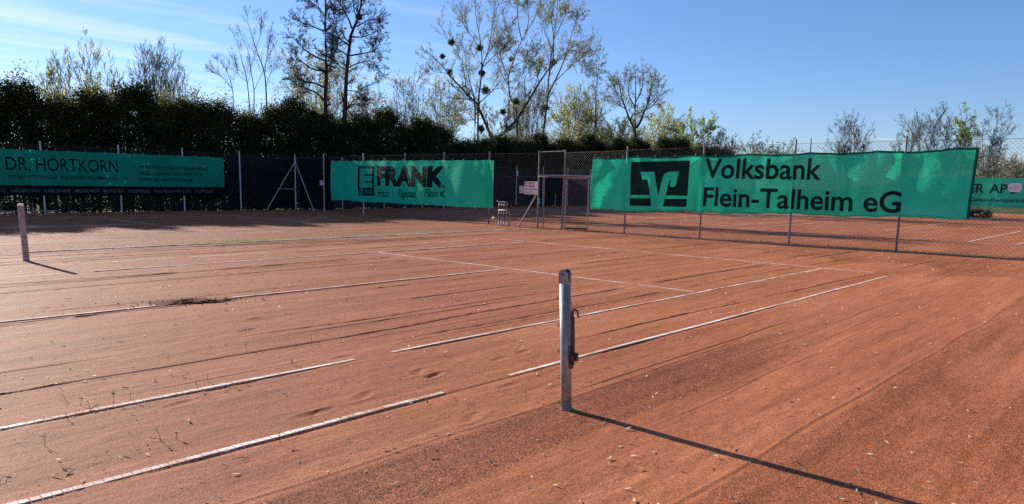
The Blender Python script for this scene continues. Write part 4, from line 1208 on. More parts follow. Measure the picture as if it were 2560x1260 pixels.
def auto_tree(name, label, px, top, width, D, style='bare', seed=0, bark='bark', leafmat=None, nleaf=0, leafsize=0.09, group='trees behind the hedge', density=1.0, trunkfrac=0.35, multi=1, lean=0.0, cat='tree'):
    rs = np.random.RandomState(seed)
    pt = on_d(px, top, D); pb = on_d(px, 470, D)
    base = np.array([pb[0], pb[1], -0.05])
    Ht = pt[2]; Wd = width/FOC*D
    right = np.array([math.sin(YAW), -math.cos(YAW), 0]); dep = np.array([math.cos(YAW), math.sin(YAW), 0])
    wood = []; twig = []
    mains = []
    for k in range(multi):
        off = (k-(multi-1)/2)/max(1, multi-1) if multi > 1 else 0
        tipx = off*Wd*0.62 + lean*Wd + rs.normal()*Wd*0.04
        tz = Ht*(1-0.22*abs(off)*1.2)*rs.uniform(0.9, 1.0) if multi > 1 else Ht
        pts = [base + right*off*Wd*0.10]
        for s in (0.3, 0.55, 0.8, 1.0):
            pts.append(base + right*(off*Wd*0.10+(tipx-off*Wd*.10)*s**1.25 + rs.normal()*Wd*0.025) + dep*rs.normal()*Wd*0.10*s + np.array([0, 0, tz*s]))
        mains.append(resample(pts, 12))
    Mn = np.array(mains)
    r0 = Ht*0.0105/(multi**0.4)
    Rm = np.maximum(r0*np.linspace(1, 0.12, 12)**1.15, 0.012)[None]*np.ones((multi, 1))
    wood.append((Mn, Rm, 7))
    fs_ = max(1.0, D/55.0)
    if style == 'alder':
        A, Ra = spawn(rs, Mn, Rm, int(46*density), (62, 88), Wd*0.60, 7, trunkfrac, 0.98, 0.10, 0.12, 0.010*fs_, 0.42, True)
        B, Rb = spawn(rs, A, Ra, 9, (30, 60), 0.42, 5, 0.2, 1.0, 0.05, 0.16, 0.010*fs_, 0.6)
        Cc, Rc = spawn(rs, B, Rb, 5, (30, 65), 0.5, 4, 0.2, 1.0, 0.02, 0.2, 0.008, 0.7)
    elif style == 'upright':
        A, Ra = spawn(rs, Mn, Rm, int(24*density), (18, 36), Wd*0.95, 7, trunkfrac, 0.95, 0.16, 0.07, 0.010*fs_, 0.5, True)
        B, Rb = spawn(rs, A, Ra, 7, (20, 42), 0.42, 5, 0.2, 1.0, 0.12, 0.10, 0.010*fs_, 0.6)
        Cc, Rc = spawn(rs, B, Rb, 4, (22, 50), 0.5, 4, 0.2, 1.0, 0.08, 0.14, 0.008*fs_, 0.7)
    elif style == 'round':
        A, Ra = spawn(rs, Mn, Rm, int(24*density), (30, 70), Wd*0.72, 7, trunkfrac, 0.92, 0.10, 0.13, 0.012*fs_, 0.5, True)
        B, Rb = spawn(rs, A, Ra, 8, (28, 58), 0.46, 5, 0.25, 1.0, 0.08, 0.15, 0.011*fs_, 0.6)
        Cc, Rc = spawn(rs, B, Rb, 6, (28, 60), 0.52, 4, 0.2, 1.0, 0.05, 0.18, 0.009*fs_, 0.7)
    else:
        A, Ra = spawn(rs, Mn, Rm, int(20*density), (25, 50), Wd*0.65, 7, trunkfrac, 0.95, 0.12, 0.09, 0.010*fs_, 0.5, True)
        B, Rb = spawn(rs, A, Ra, 7, (25, 50), 0.45, 5, 0.2, 1.0, 0.10, 0.12, 0.010*fs_, 0.6)
        Cc, Rc = spawn(rs, B, Rb, 5, (25, 55), 0.5, 4, 0.2, 1.0, 0.06, 0.16, 0.008*fs_, 0.7)
    wood.append((A, Ra, 5)); twig += [(B, Rb, 3), (Cc, Rc, 3)]
    lv = None
    if nleaf:
        pts = np.concatenate([along(rs, Cc, int(nleaf*.75)), along(rs, B, int(nleaf*.25))])
        lv = leaves(rs, pts, leafsize, 1.8)
    return put_tree(name, label, cat, base, wood, twig, lv, bark, group, leafmat or 'bud_green')

# ---------------------------------------------------------------- traced big trees
def limb(pxs, D, rs, wob=0.03):
    """pixel polyline at camera depth D, drifting smoothly in depth"""
    n = len(pxs); dd = np.cumsum(rs.normal(size=n))*wob*D*0.35
    dd -= dd[0]
    return np.array([on_d(x, y, D+dv) for (x, y), dv in zip(pxs, dd)])
def traced_tree(name, label, limbs, D, seed, bark, leafmat, nleaf, leafsize, l1=6, l2=6, l3=5, len1=2.2, group='trees behind the hedge', ang1=(25, 55), up=0.10, droop=0.0, radscale=1.0, flat=0.0, fine=1.0):
    rs = np.random.RandomState(seed)
    wood = []; K = 14
    Pm = []; Rm = []
    b0 = on_d(limbs[0][0][0][0], limbs[0][0][0][1], D)
    base = np.array([b0[0], b0[1], -0.05])
    for pxs, ra, rb in limbs:
        L = limb(pxs, D, rs)
        if pxs is limbs[0][0] or ra > 0.14:
            L = np.vstack([[[L[0][0]*1.0, L[0][1]*1.0, -0.05]], L]) if L[0][2] > 0.5 and ra > 0.12 else L
        Pm.append(resample(L, K)); Rm.append(np.linspace(ra, rb, K)*radscale)
    Pm = np.array(Pm); Rm = np.array(Rm)
    wood.append((Pm, Rm, 8))
    A, Ra = spawn(rs, Pm, Rm, l1, ang1, len1, 7, 0.35, 1.0, up, 0.11, 0.011*fine, 0.45, True, flat)
    B, Rb = spawn(rs, np.concatenate([A]), Ra, l2, (25, 55), 0.45, 5, 0.2, 1.0, up*.7, 0.14, 0.009*fine, 0.6, False, flat*.7)
    Cc, Rc = spawn(rs, B, Rb, l3, (25, 60), 0.5, 4, 0.2, 1.0, up*.4-droop, 0.17, 0.0075*fine, 0.7)
    wood.append((A, Ra, 5))
    lv = None
    if nleaf:
        pts = np.concatenate([along(rs, Cc, int(nleaf*.8)), along(rs, B, int(nleaf*.2))])
        lv = leaves(rs, pts, leafsize, 2.2, 0.3)
    return put_tree(name, label, 'tree', base, wood, [(B, Rb, 3), (Cc, Rc, 3)], lv, bark, group, leafmat)

GRP = 'trees behind the hedge'
def z(a, off=(500, 0), s=3.15): return (off[0]+a[0]/s, off[1]+a[1]/s)
# two alders
def zA(l): return [z(a) for a in l]
traced_tree('alder_tree', 'left of the two tall dark alders rising out of frame', [
    (zA([(985, 950), (985, 880), (992, 640), (995, 500), (988, 300), (985, 150), (990, 20), (985, -120), (985, -240)]), 0.20, 0.03),
    (zA([(982, 800), (930, 740), (850, 700), (760, 660)]), 0.06, 0.02), (zA([(985, 690), (900, 655), (800, 640), (700, 600)]), 0.06, 0.02),
    (zA([(990, 560), (900, 548), (820, 500), (740, 440)]), 0.055, 0.015), (zA([(985, 480), (880, 430), (800, 370), (720, 285)]), 0.06, 0.015),
    (zA([(975, 245), (880, 205), (810, 180), (752, 150)]), 0.05, 0.015), (zA([(985, 130), (930, 60), (880, 20), (850, -10)]), 0.045, 0.015),
    (zA([(990, 420), (1040, 380), (1080, 330)]), 0.04, 0.012), (zA([(988, 240), (1040, 190), (1070, 100)]), 0.04, 0.012), (zA([(985, 60), (1030, -10), (1050, -80)]), 0.04, 0.012), (zA([(985, 0), (930, -70), (890, -120)]), 0.04, 0.012)],
    44, 11, 'bark_alder', 'bud_brown', 8000, 0.055, 18, 9, 6, 1.5, ang1=(30, 75), up=0.06)
traced_tree('alder_tree', 'right of the two tall dark alders, holding a bird nest', [
    (zA([(1135, 950), (1140, 880), (1148, 680), (1157, 540), (1172, 400), (1187, 270), (1196, 220), (1230, 170), (1262, 80), (1275, -40), (1280, -200)]), 0.19, 0.03),
    (zA([(1152, 840), (1220, 820), (1300, 825)]), 0.035, 0.012), (zA([(1158, 712), (1220, 720), (1290, 745)]), 0.03, 0.010),
    (zA([(1165, 535), (1240, 500), (1340, 480), (1400, 530), (1455, 610)]), 0.045, 0.01), (zA([(1172, 440), (1260, 425), (1370, 400), (1410, 350)]), 0.05, 0.012),
    (zA([(1188, 290), (1280, 290), (1370, 255), (1430, 200)]), 0.05, 0.012), (zA([(1195, 220), (1260, 195), (1340, 150), (1400, 150)]), 0.045, 0.012),
    (zA([(1150, 555), (1090, 510), (1040, 460)]), 0.04, 0.012), (zA([(1168, 440), (1110, 400), (1050, 380)]), 0.04, 0.012), (zA([(1165, 350), (1110, 310), (1050, 230)]), 0.05, 0.012),
    (zA([(1195, 225), (1170, 150), (1120, 60), (1100, -30)]), 0.06, 0.015), (zA([(1240, 160), (1210, 60), (1200, -60)]), 0.04, 0.012), (zA([(1265, 60), (1300, 0), (1320, -70)]), 0.04, 0.012)],
    43, 12, 'bark_alder', 'bud_brown', 8000, 0.055, 18, 9, 6, 1.5, ang1=(30, 75), up=0.06)
# multi-stemmed bare tree
traced_tree('bare_tree', 'bare multi stemmed tree left of the alders with upright twigs', [
    (zA([(527, 900), (525, 820), (512, 600), (485, 500), (440, 380), (400, 250), (372, 150), (385, 75)]), 0.085, 0.01),
    (zA([(510, 560), (528, 430), (545, 330), (550, 250)]), 0.04, 0.008), (zA([(520, 690), (560, 560), (600, 470)]), 0.03, 0.007),
    (zA([(395, 900), (390, 840), (370, 640), (330, 480), (290, 340), (250, 240)]), 0.07, 0.008),
    (zA([(425, 900), (425, 700), (400, 560), (380, 400), (330, 290), (295, 175)]), 0.06, 0.008),
    (zA([(268, 900), (262, 800), (255, 700), (200, 540), (120, 450)]), 0.055, 0.008), (zA([(255, 700), (170, 600), (80, 560)]), 0.03, 0.007),
    (zA([(375, 650), (300, 580), (230, 400)]), 0.03, 0.007), (zA([(440, 380), (480, 260), (485, 150)]), 0.03, 0.007), (zA([(420, 720), (470, 620), (560, 400)]), 0.03, 0.007)],
    45, 13, 'bark', 'bud_pale', 900, 0.06, 11, 6, 4, 1.4, ang1=(18, 38), up=0.13, radscale=0.6, fine=0.7)
# great leaning willows / poplars with mistletoe
def zB(l): return [z(a, (960, 0)) for a in l]
WILLOW_D = 58
traced_tree('poplar_tree', 'left leaning big poplar with yellowish buds and mistletoe balls', [
    (zB([(860, 1130), (845, 1080), (790, 950), (740, 830), (700, 790), (650, 740), (590, 670), (520, 600), (440, 495), (330, 400), (285, 375)]), 0.36, 0.02),
    (zB([(715, 800), (662, 735), (635, 640), (630, 520), (590, 430), (540, 370), (490, 280), (440, 190), (420, 170)]), 0.17, 0.015),
    (zB([(742, 830), (748, 760), (765, 620), (770, 500), (770, 400), (750, 260), (720, 130), (720, 0), (710, -60)]), 0.20, 0.015),
    (zB([(772, 520), (820, 400), (850, 240), (870, 60), (890, -60)]), 0.10, 0.012), (zB([(755, 805), (830, 740), (900, 660), (980, 570)]), 0.09, 0.012),
    (zB([(775, 530), (860, 450), (940, 380), (1000, 310)]), 0.08, 0.012), (zB([(515, 590), (450, 570), (390, 580), (345, 590)]), 0.06, 0.01),
    (zB([(720, 800), (690, 690), (655, 560), (640, 430)]), 0.08, 0.012), (zB([(770, 400), (700, 300), (620, 180), (610, 90)]), 0.07, 0.012),
    (zB([(768, 560), (800, 460), (900, 300), (980, 200)]), 0.06, 0.012), (zB([(770, 935), (690, 940), (620, 960)]), 0.05, 0.01), (zB([(735, 870), (660, 850), (610, 870)]), 0.045, 0.01)],
    WILLOW_D, 21, 'bark_willow', 'bud_catkin', 15000, 0.075, 15, 8, 6, 2.8, up=0.10, radscale=0.55, ang1=(22, 55))
traced_tree('poplar_tree', 'right leaning big poplar whose trunk crosses its neighbour low down', [
    (zB([(880, 1130), (900, 1085), (1000, 1000), (1055, 915), (1110, 840), (1170, 740), (1240, 620), (1310, 530), (1400, 440), (1500, 360), (1590, 310)]), 0.40, 0.02),
    (zB([(1050, 930), (1020, 850), (985, 740), (975, 630), (1000, 530), (1040, 420), (1080, 320), (1120, 260), (1190, 130), (1235, 30)]), 0.20, 0.015),
    (zB([(1300, 540), (1330, 480), (1335, 300), (1320, 150), (1340, 10), (1345, -60)]), 0.12, 0.012),
    (zB([(1085, 315), (1060, 200), (1050, 60), (1060, -50)]), 0.08, 0.012), (zB([(985, 620), (940, 520), (910, 400)]), 0.06, 0.012), (zB([(1120, 255), (1140, 150), (1130, 0)]), 0.07, 0.012),
    (zB([(1000, 760), (1040, 700), (1080, 620), (1110, 520)]), 0.06, 0.012), (zB([(1175, 735), (1210, 600), (1250, 520)]), 0.07, 0.012), (zB([(1000, 540), (1060, 500), (1130, 480), (1180, 470)]), 0.05, 0.01)],
    WILLOW_D+1, 22, 'bark_willow', 'bud_catkin', 15000, 0.075, 15, 8, 6, 2.8, up=0.10, radscale=0.55, ang1=(22, 55))
traced_tree('poplar_tree', 'upright poplar at the right of the leaning pair with dense budding crown', [
    (zB([(1245, 1130), (1252, 1080), (1275, 880), (1290, 740), (1300, 560), (1325, 400), (1345, 250), (1360, 100), (1370, -40)]), 0.26, 0.02),
    (zB([(1292, 740), (1340, 650), (1400, 520), (1440, 400), (1480, 260), (1520, 120)]), 0.14, 0.012),
    (zB([(1330, 660), (1430, 560), (1540, 460), (1640, 370)]), 0.08, 0.012), (zB([(1345, 300), (1400, 180), (1460, 60)]), 0.08, 0.012),
    (zB([(1265, 900), (1200, 870), (1100, 875)]), 0.05, 0.01), (zB([(1330, 400), (1270, 260), (1240, 120)]), 0.07, 0.012), (zB([(1440, 420), (1500, 400), (1560, 440), (1590, 500)]), 0.05, 0.01)],
    WILLOW_D+5, 23, 'bark_willow', 'bud_catkin', 17000, 0.075, 17, 8, 6, 2.8, up=0.09, radscale=0.55, ang1=(22, 58))
# mistletoe balls and the nest: each its own thing, wedged in the branches
def ball(name, label, cat, px, py, rpx, D, mat, seed, n=420, group='mistletoe balls in the poplars'):
    rs = np.random.RandomState(seed)
    c = on_d(px, py, D); r = rpx/FOC*D*0.9
    d = rs.normal(size=(n, 3)); d /= np.linalg.norm(d, axis=1, keepdims=True)
    p = d*r*(rs.uniform(0.1, 1.1, n)**0.7)[:, None]*(0.7+0.5*vnoise(d[:, 0]*2+9, d[:, 2]*2+9, seed))[:, None]
    V, Qd = leaves(rs, p, 0.15, 2.0)
    t = thing(name, tuple(c), label, cat, group)
    link('foliage', mesh_np('foliage', V, Qd), mat, t)
    st = rs.normal(size=(26, 3)); st /= np.linalg.norm(st, axis=1, keepdims=True)
    P = np.stack([st*0.02*r, st*0.5*r, st*0.95*r], 1)
    V, Qd = tubes(P, np.tile(np.array([.02, .014, .008]), (26, 1)), 3)
    link('twigs', mesh_np('twigs', V, Qd), 'bark_willow', t)
for i, (a, r_, D_, lb) in enumerate([
        ((530, 335), 8, 58, 'round dark mistletoe ball highest on the left of the poplars'), ((750, 375), 9, 58, 'round dark mistletoe ball on the upright middle limb'),
        ((460, 445), 5.5, 58, 'small mistletoe ball on the outer left limb'), ((518, 568), 6.5, 58, 'greenish mistletoe ball where the left limb bends'),
        ((800, 710), 13, 58, 'large ragged mistletoe hanging right of the left fork'), ((770, 575), 10, 58, 'ragged mistletoe halfway up the middle limb'),
        ((765, 1015), 10, 58, 'lowest dark mistletoe just above the hedge'), ((1270, 850), 13, 63, 'large mistletoe on the trunk of the upright poplar'),
        ((1000, 465), 4, 59, 'tiny mistletoe between the two poplar crowns'), ((1335, 490), 7, 60, 'mistletoe where the right limb forks upward'),
        ((1040, 800), 9, 59, 'loose mistletoe inside the right fork'), ((935, 880), 7, 60, 'mistletoe left of the crossing trunks')]):
    px_, py_ = z(a, (960, 0))
    ball('mistletoe', lb, 'mistletoe', px_, py_, r_, D_, 'mistletoe', 100+i)
px_, py_ = z((1250, 132)); ball('bird_nest', 'dark bird nest high in the right alder', 'nest', px_, py_, 6, 43, 'bark_alder', 131, 260, 'nests')

# ---------------------------------------------------------------- other trees
AT = auto_tree
AT('budding_tree', 'pale budding poplar with three tops behind the left hedge', 165, 135, 110, 46, 'upright', 31, 'bark_grey', 'bud_yellow', 3600, 0.08, multi=4, density=1.5)
AT('budding_tree', 'slender pale budding poplar pointed above the left hedge', 248, 105, 125, 45, 'upright', 32, 'bark_grey', 'bud_yellow', 3200, 0.08, multi=3, density=1.5)
AT('bare_shrub', 'bare whip shoots beside the pointed poplar', 312, 185, 60, 45, 'upright', 33, 'bark_grey', None, 0, multi=5, density=.5, cat='shrub')
AT('bare_shrub', 'widest clump of bare whip shoots above the left hedge', 400, 140, 150, 46, 'upright', 34, 'bark_grey', 'bud_yellow', 500, multi=9, density=.9, cat='shrub')
AT('bare_shrub', 'last clump of bare whips left of the multi stemmed tree', 468, 165, 70, 46, 'upright', 35, 'bark_grey', 'bud_yellow', 200, multi=5, density=.5, cat='shrub')
AT('willow_tree', 'hazy pale green willow behind the two alders', 825, 130, 230, 62, 'round', 36, 'bark_grey', 'bud_green', 9100, 0.104, multi=5, density=1.1, trunkfrac=.2)
AT('bare_shrub', 'fine budding shrub right of the alders', 930, 235, 130, 52, 'round', 37, 'bark_grey', 'bud_pale', 1200, 0.10, multi=4, density=.8, trunkfrac=.25, cat='shrub')
AT('budding_tree', 'small bare budding tree right of the alders above the hedge', 1030, 188, 160, 55, 'bare', 38, 'bark_grey', 'bud_pale', 3000, 0.07, multi=5, trunkfrac=.2, density=1.3)
AT('budding_tree', 'thin pale tree left of the leaning poplars', 1110, 195, 130, 64, 'bare', 39, 'bark_grey', 'bud_green', 4500, 0.08, multi=6, trunkfrac=.2, density=1.3)
AT('budding_tree', 'pale green catkin shrub between the two poplar trunks', 1268, 248, 105, 62, 'round', 40, 'bark_grey', 'bud_pale', 5000, 0.085, multi=4, trunkfrac=.2, density=1.3)
AT('bare_tree', 'thin bare saplings behind the right leaning poplar', 1325, 205, 120, 68, 'upright', 41, 'bark_grey', 'bud_green', 600, multi=6)
AT('budding_tree', 'bushy budding tree right of the upright poplar', 1420, 215, 130, 70, 'round', 42, 'bark', 'bud_green', 9000, 0.09, multi=4, trunkfrac=.2, density=1.0)
AT('alder_tree', 'thin conical bare tree with straight trunk right of the poplars', 1487, 158, 120, 70, 'alder', 43, 'bark', 'bud_brown', 1500, 0.10, trunkfrac=.3, lean=-.05)
AT('willow_tree', 'pale green willow beside the thin conical tree', 1450, 225, 120, 78, 'upright', 44, 'bark_grey', 'bud_green', 10000, 0.09, multi=5, density=1.0)
AT('willow_tree', 'low yellow green willow in front of the round blossom tree', 1530, 305, 150, 76, 'round', 45, 'bark_grey', 'bud_yellow', 12000, 0.10, multi=5, trunkfrac=.15, density=1.4)
def zC(l): return [z(a, (1420, 140), 4.846) for a in l]
traced_tree('blossom_tree', 'round greyish tree in early blossom standing alone against the sky', [
    (zC([(822, 1060), (820, 1000), (815, 880), (810, 700), (820, 500), (815, 300), (825, 150)]), 0.20, 0.02),
    (zC([(812, 890), (750, 780), (700, 640), (650, 500), (620, 330), (600, 260)]), 0.12, 0.015),
    (zC([(830, 870), (890, 770), (915, 680), (960, 600), (1000, 450), (1010, 300), (1000, 180)]), 0.13, 0.015),
    (zC([(755, 790), (780, 720), (850, 690), (910, 680)]), 0.07, 0.02), (zC([(700, 640), (600, 580), (500, 480)]), 0.06, 0.012),
    (zC([(930, 650), (1030, 600), (1110, 480), (1140, 400)]), 0.07, 0.012), (zC([(812, 620), (740, 480), (740, 320), (760, 200)]), 0.07, 0.012),
    (zC([(818, 560), (890, 420), (910, 280), (920, 190)]), 0.07, 0.012), (zC([(960, 600), (1060, 520), (1100, 330), (1080, 230)]), 0.06, 0.012), (zC([(660, 520), (560, 400), (550, 330)]), 0.05, 0.012)],
    72, 46, 'bark_alder', 'bud_pale', 5500, 0.09, 14, 9, 6, 2.2, ang1=(25, 62), up=0.06)
AT('willow_tree', 'light green willow right of the round blossom tree', 1662, 262, 125, 80, 'round', 47, 'bark_grey', 'bud_green', 15000, 0.10, multi=4, trunkfrac=.2, density=1.0)
AT('willow_tree', 'greener round crowned tree right of the light willow', 1733, 275, 100, 76, 'round', 48, 'bark', 'leaf_green', 14000, 0.10, multi=4, trunkfrac=.3, density=1.0)
AT('bare_shrub', 'bare shrub at the right end of the hedge', 1800, 312, 80, 74, 'bare', 49, 'bark_grey', 'bud_pale', 300, multi=4, cat='shrub')
FG = 'far trees on the right'
for k, (px_, tp, wd, D_, lb) in enumerate([(1845, 350, 70, 150, 'leftmost of the far brown crowns over the banner'), (1882, 336, 70, 155, 'tallest of the far brown crowns over the banner'), (1925, 350, 60, 150, 'far brown crown beside the street lamp'), (1968, 352, 60, 160, 'far brown crown right of the street lamp')]):
    AT('bare_tree', lb, px_, tp, wd, D_, 'round', 60+k, 'bark_grey', 'bud_pale', 500, 0.22, FG, 1.0, .2, 3)
AT('bare_tree', 'solitary far bare tree with spreading branches over the banner', 2115, 290, 120, 105, 'bare', 65, 'bark', None, 0, group=FG, multi=5, density=1.3, trunkfrac=.3)
AT('bare_tree', 'far bare tree with a straight trunk, left in the right hand group', 2285, 265, 130, 100, 'bare', 66, 'bark', None, 0, group=FG, multi=3, density=1.6, trunkfrac=.25)
AT('bare_tree', 'small far bare tree at the left end of the right hand group', 2245, 302, 70, 98, 'bare', 67, 'bark_grey', None, 0, group=FG, multi=2, trunkfrac=.25)
AT('bare_tree', 'tallest far bare tree in the right hand group', 2355, 245, 110, 98, 'bare', 68, 'bark', None, 0, group=FG, multi=3, density=1.6, trunkfrac=.25)
AT('leafing_tree', 'far tree already in fresh green leaf in the right hand group', 2398, 268, 85, 96, 'round', 69, 'bark', 'leaf_green', 2200, 0.19, FG, .9, .45)
AT('bare_tree', 'rightmost far bare tree with feathery crown', 2462, 264, 110, 94, 'round', 70, 'bark_grey', None, 0, group=FG, multi=3, trunkfrac=.25, lean=.12)
AT('bare_shrub', 'grey budding shrub beside the right edge of the big banner', 2455, 365, 110, 70, 'round', 71, 'bark_grey', 'bud_pale', 2600, 0.11, FG, 1.2, .08, 4, cat='shrub')
AT('bare_shrub', 'low grey brush under the far hill at the right edge', 2530, 412, 110, 74, 'round', 72, 'bark_grey', 'bud_pale', 1800, 0.11, FG, 1.0, .05, 5, cat='shrub')

# dark evergreen bush by the far banner
def bush(name, label, c, dims, mat, n, size, seed, group=None, cat='shrub'):
    rs = np.random.RandomState(seed)
    d = rs.normal(size=(n, 3)); d /= np.linalg.norm(d, axis=1, keepdims=True)
    p = d*(rs.uniform(0.3, 1, n)**0.4)[:, None]*(0.75+0.35*vnoise(d[:, 0]*3+9, d[:, 1]*3+d[:, 2]*2+9, seed))[:, None]*np.array(dims)
    p[:, 2] = np.abs(p[:, 2]+dims[2]*0.55)
    t = thing(name, c, label, cat, group)
    V, Qd = leaves(rs, p, size, 1.6); link('crown', mesh_np('crown', V, Qd), mat, t)
    st = np.stack([np.zeros((9, 3)), rs.normal(size=(9, 3))*.15+np.array([0, 0, dims[2]*.8]), rs.normal(size=(9, 3))*np.array(dims)*.4+np.array([0, 0, dims[2]*1.2])], 1)
    V, Qd = tubes(st, np.tile(np.array([.04, .03, .012]), (9, 1)), 5); link('stems', mesh_np('stems', V, Qd), 'bark', t)
    return t
bush('evergreen_bush', 'dark rounded evergreen bush under the far pharmacy banner', (52.3, 0.9, 0), (0.6, 1.5, 0.45), 'hedge_leaf', 2200, 0.10, 5)

# ---------------------------------------------------------------- hedge
def hedge_meshes():
    out = []
    for k in range(5):
        rs = np.random.RandomState(300+k)
        n = 36000
        # fill a tall ragged column 1.9 m wide, about 5.2 m high, with clumps
        nc = 260
        ccx = rs.uniform(-1.0, 1.0, nc); ccy = rs.uniform(-0.75, 0.75, nc); ccz = rs.uniform(0.05, 5.0, nc)
        taper = 1-0.58*sstep(3.9, 5.2, ccz)
        ccx *= taper; ccy *= taper
        rad = rs.uniform(0.13, 0.33, nc)
        w_ = rad**2*(0.8+0.4*sstep(0.6, 2.6, ccz)); w_ /= w_.sum()
        ci = rs.choice(nc, n, p=w_)
        p = np.stack([ccx[ci], ccy[ci], ccz[ci]], -1) + rs.normal(size=(n, 3))*rad[ci][:, None]*0.62*np.array([1, 1, 1.25])
        p[:, 2] = np.abs(p[:, 2])
        V, Qd = leaves(rs, p, 0.085, 1.6)
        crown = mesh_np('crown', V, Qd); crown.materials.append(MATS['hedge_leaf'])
        # top tips in lighter olive: the sunlit rim put into the leaf colour
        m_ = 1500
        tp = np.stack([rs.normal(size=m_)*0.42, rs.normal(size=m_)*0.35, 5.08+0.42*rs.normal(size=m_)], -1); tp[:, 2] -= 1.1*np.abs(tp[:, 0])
        V, Qd = leaves(rs, tp, 0.10, 2.2); tips = mesh_np('lit_tips', V, Qd); tips.materials.append(MATS['hedge_leaf_olive'])
        st = []
        for j in range(7):
            x0, y0 = rs.uniform(-.7, .7), rs.uniform(-.4, .4)
            st.append([(x0, y0, -.1), (x0+rs.normal()*.1, y0+rs.normal()*.1, 1.6), (x0*.8+rs.normal()*.15, y0*.8, 3.3), (x0*.5, y0*.4, 5.0)])
        V, Qd = tubes(np.array(st), np.tile(np.array([.06, .05, .035, .01]), (7, 1)), 5)
        stem = mesh_np('trunk', V, Qd); stem.materials.append(MATS['bark'])
        out.append((crown, tips, stem))
    return out
HM = hedge_meshes()
rs = np.random.RandomState(77)
prof_x = [-2, 2, 4.8, 5.7, 6.65, 8.67, 9.4, 11.2, 13.0, 15.1, 16.6, 17.9, 19.0, 19.8, 22.5, 25.5, 27.1, 28.8, 32.4, 36.5, 42.6, 49.8, 59.3, 66.5, 72]
prof_h = [5.1, 5.1, 5.2, 5.1, 4.6, 5.75, 5.2, 5.7, 5.05, 5.1, 5.3, 6.4, 6.1, 5.3, 5.15, 5.4, 5.75, 5.0, 4.45, 4.8, 5.1, 5.4, 5.5, 5.6, 5.5]
x = 1.0; k = 0
front = ['the left end of the insurance banner', 'the insurance banner', 'the black corner screen', 'the supermarket banner', 'the gateway', 'the left part of the bank banner']
def where(xx):
    
    nm = ['first', 'second', 'third', 'fourth', 'fifth', 'sixth', 'seventh', 'eighth', 'ninth', 'tenth', 'eleventh', 'twelfth', 'thirteenth', 'fourteenth', 'fifteenth', 'sixteenth', 'seventeenth', 'eighteenth', 'nineteenth', 'twentieth', 'twenty-first', 'twenty-second']
    for lo_, hi_, t_ in ((-9, 4.5, 'beyond the left end of the insurance lettering'), (4.5, 14, 'over the insurance banner'), (14, 18.6, 'over the black corner screen'), (18.6, 32.5, 'over the supermarket banner'), (32.5, 43.5, 'over the gateway'), (43.5, 80, 'over the left part of the bank banner')):
        if lo_ <= xx < hi_: break
    c = CNT.get(t_, 0); CNT[t_] = c+1
    return nm[min(c, 21)]+' from the left '+t_
CNT = {}
while x < 70:
    h = float(np.interp(x, prof_x, prof_h))*rs.uniform(0.92, 1.13)
    cr_, ti_, st_ = HM[k % 5]
    t = thing('hedge_shrub', (x, 26.55+rs.uniform(-.12, .12), 0), 'dark evergreen hedge shrub, ' + where(x), 'hedge shrub', 'hedge along the courts', rz=rs.choice([0, math.pi])+rs.uniform(-.25, .25))
    sxy = rs.uniform(1.1, 1.3)
    t.scale = (sxy, rs.uniform(.9, 1.1), h/5.35)
    link('crown', cr_, None, t); link('trunk', st_, None, t)
    if rs.rand() < (0.45 if x < 30 else 0.95): link('lit_tips', ti_, None, t)
    x += 1.45*rs.uniform(0.9, 1.1); k += 1
k_ = 0
# lower bushes at the hedge foot and rising brush behind the right part
for i, (px_, tp, D_, rx, mat) in enumerate([(1330, 338, 66, 2.6, 'hedge_leaf_olive'), (1420, 332, 70, 2.4, 'hedge_leaf_olive'), (1500, 335, 74, 2.8, 'hedge_leaf_olive'), (1700, 345, 84, 3.0, 'hedge_leaf_olive'), (1765, 355, 86, 2.0, 'hedge_leaf_olive'), (1810, 362, 80, 1.4, 'hedge_leaf')]):
    p = on_d(px_, tp, D_)
    lbs = ['olive bush behind the hedge under the leaning poplars', 'olive bush behind the hedge under the upright poplar', 'olive bush behind the hedge under the conical tree', 'olive bush at the foot of the light green willow', 'olive bush under the greener round tree', 'small dark pointed bush at the right end of the hedge']
    bush('bush', lbs[i], (p[0], p[1], 0), (rx, rx, p[2]/1.75), mat, 5200, 0.16, 400+i, 'bushes behind the hedge')

# street lamp and mast far off
p = on_d(1960, 358, 140)
t = thing('street_lamp', (p[0], p[1], 0), 'tiny far street lamp among the brown crowns', 'street lamp')
m = MB(); m.tube([(0, 0, 0), (0, 0, p[2])], [.08, .05], 6); m.build('mast', 'galv', t)
m = MB(); m.tube([(0, 0, p[2]), (-.8, .8, p[2]+.12)], .04, 6); ar = m.build('arm', 'galv', t)
m = MB(); m.box((-.9, .9, p[2]+.1), (.5, .5, .12)); m.build('lamp_head', 'galv', ar)
p = on_d(2028, 350, 60)
t = thing('mast', (p[0], p[1], 0), 'thin dark wooden mast rising behind the big banner', 'mast')
m = MB(); m.tube([(0, 0, -.2), (0, 0, p[2])], [.07, .05], 8); m.build('pole', 'fence_post', t)
m = MB(); m.lathe([(.06, 0), (.06, .05), (.02, .09)], (0, 0, p[2]), 8); m.build('cap', 'iron_dark', t)

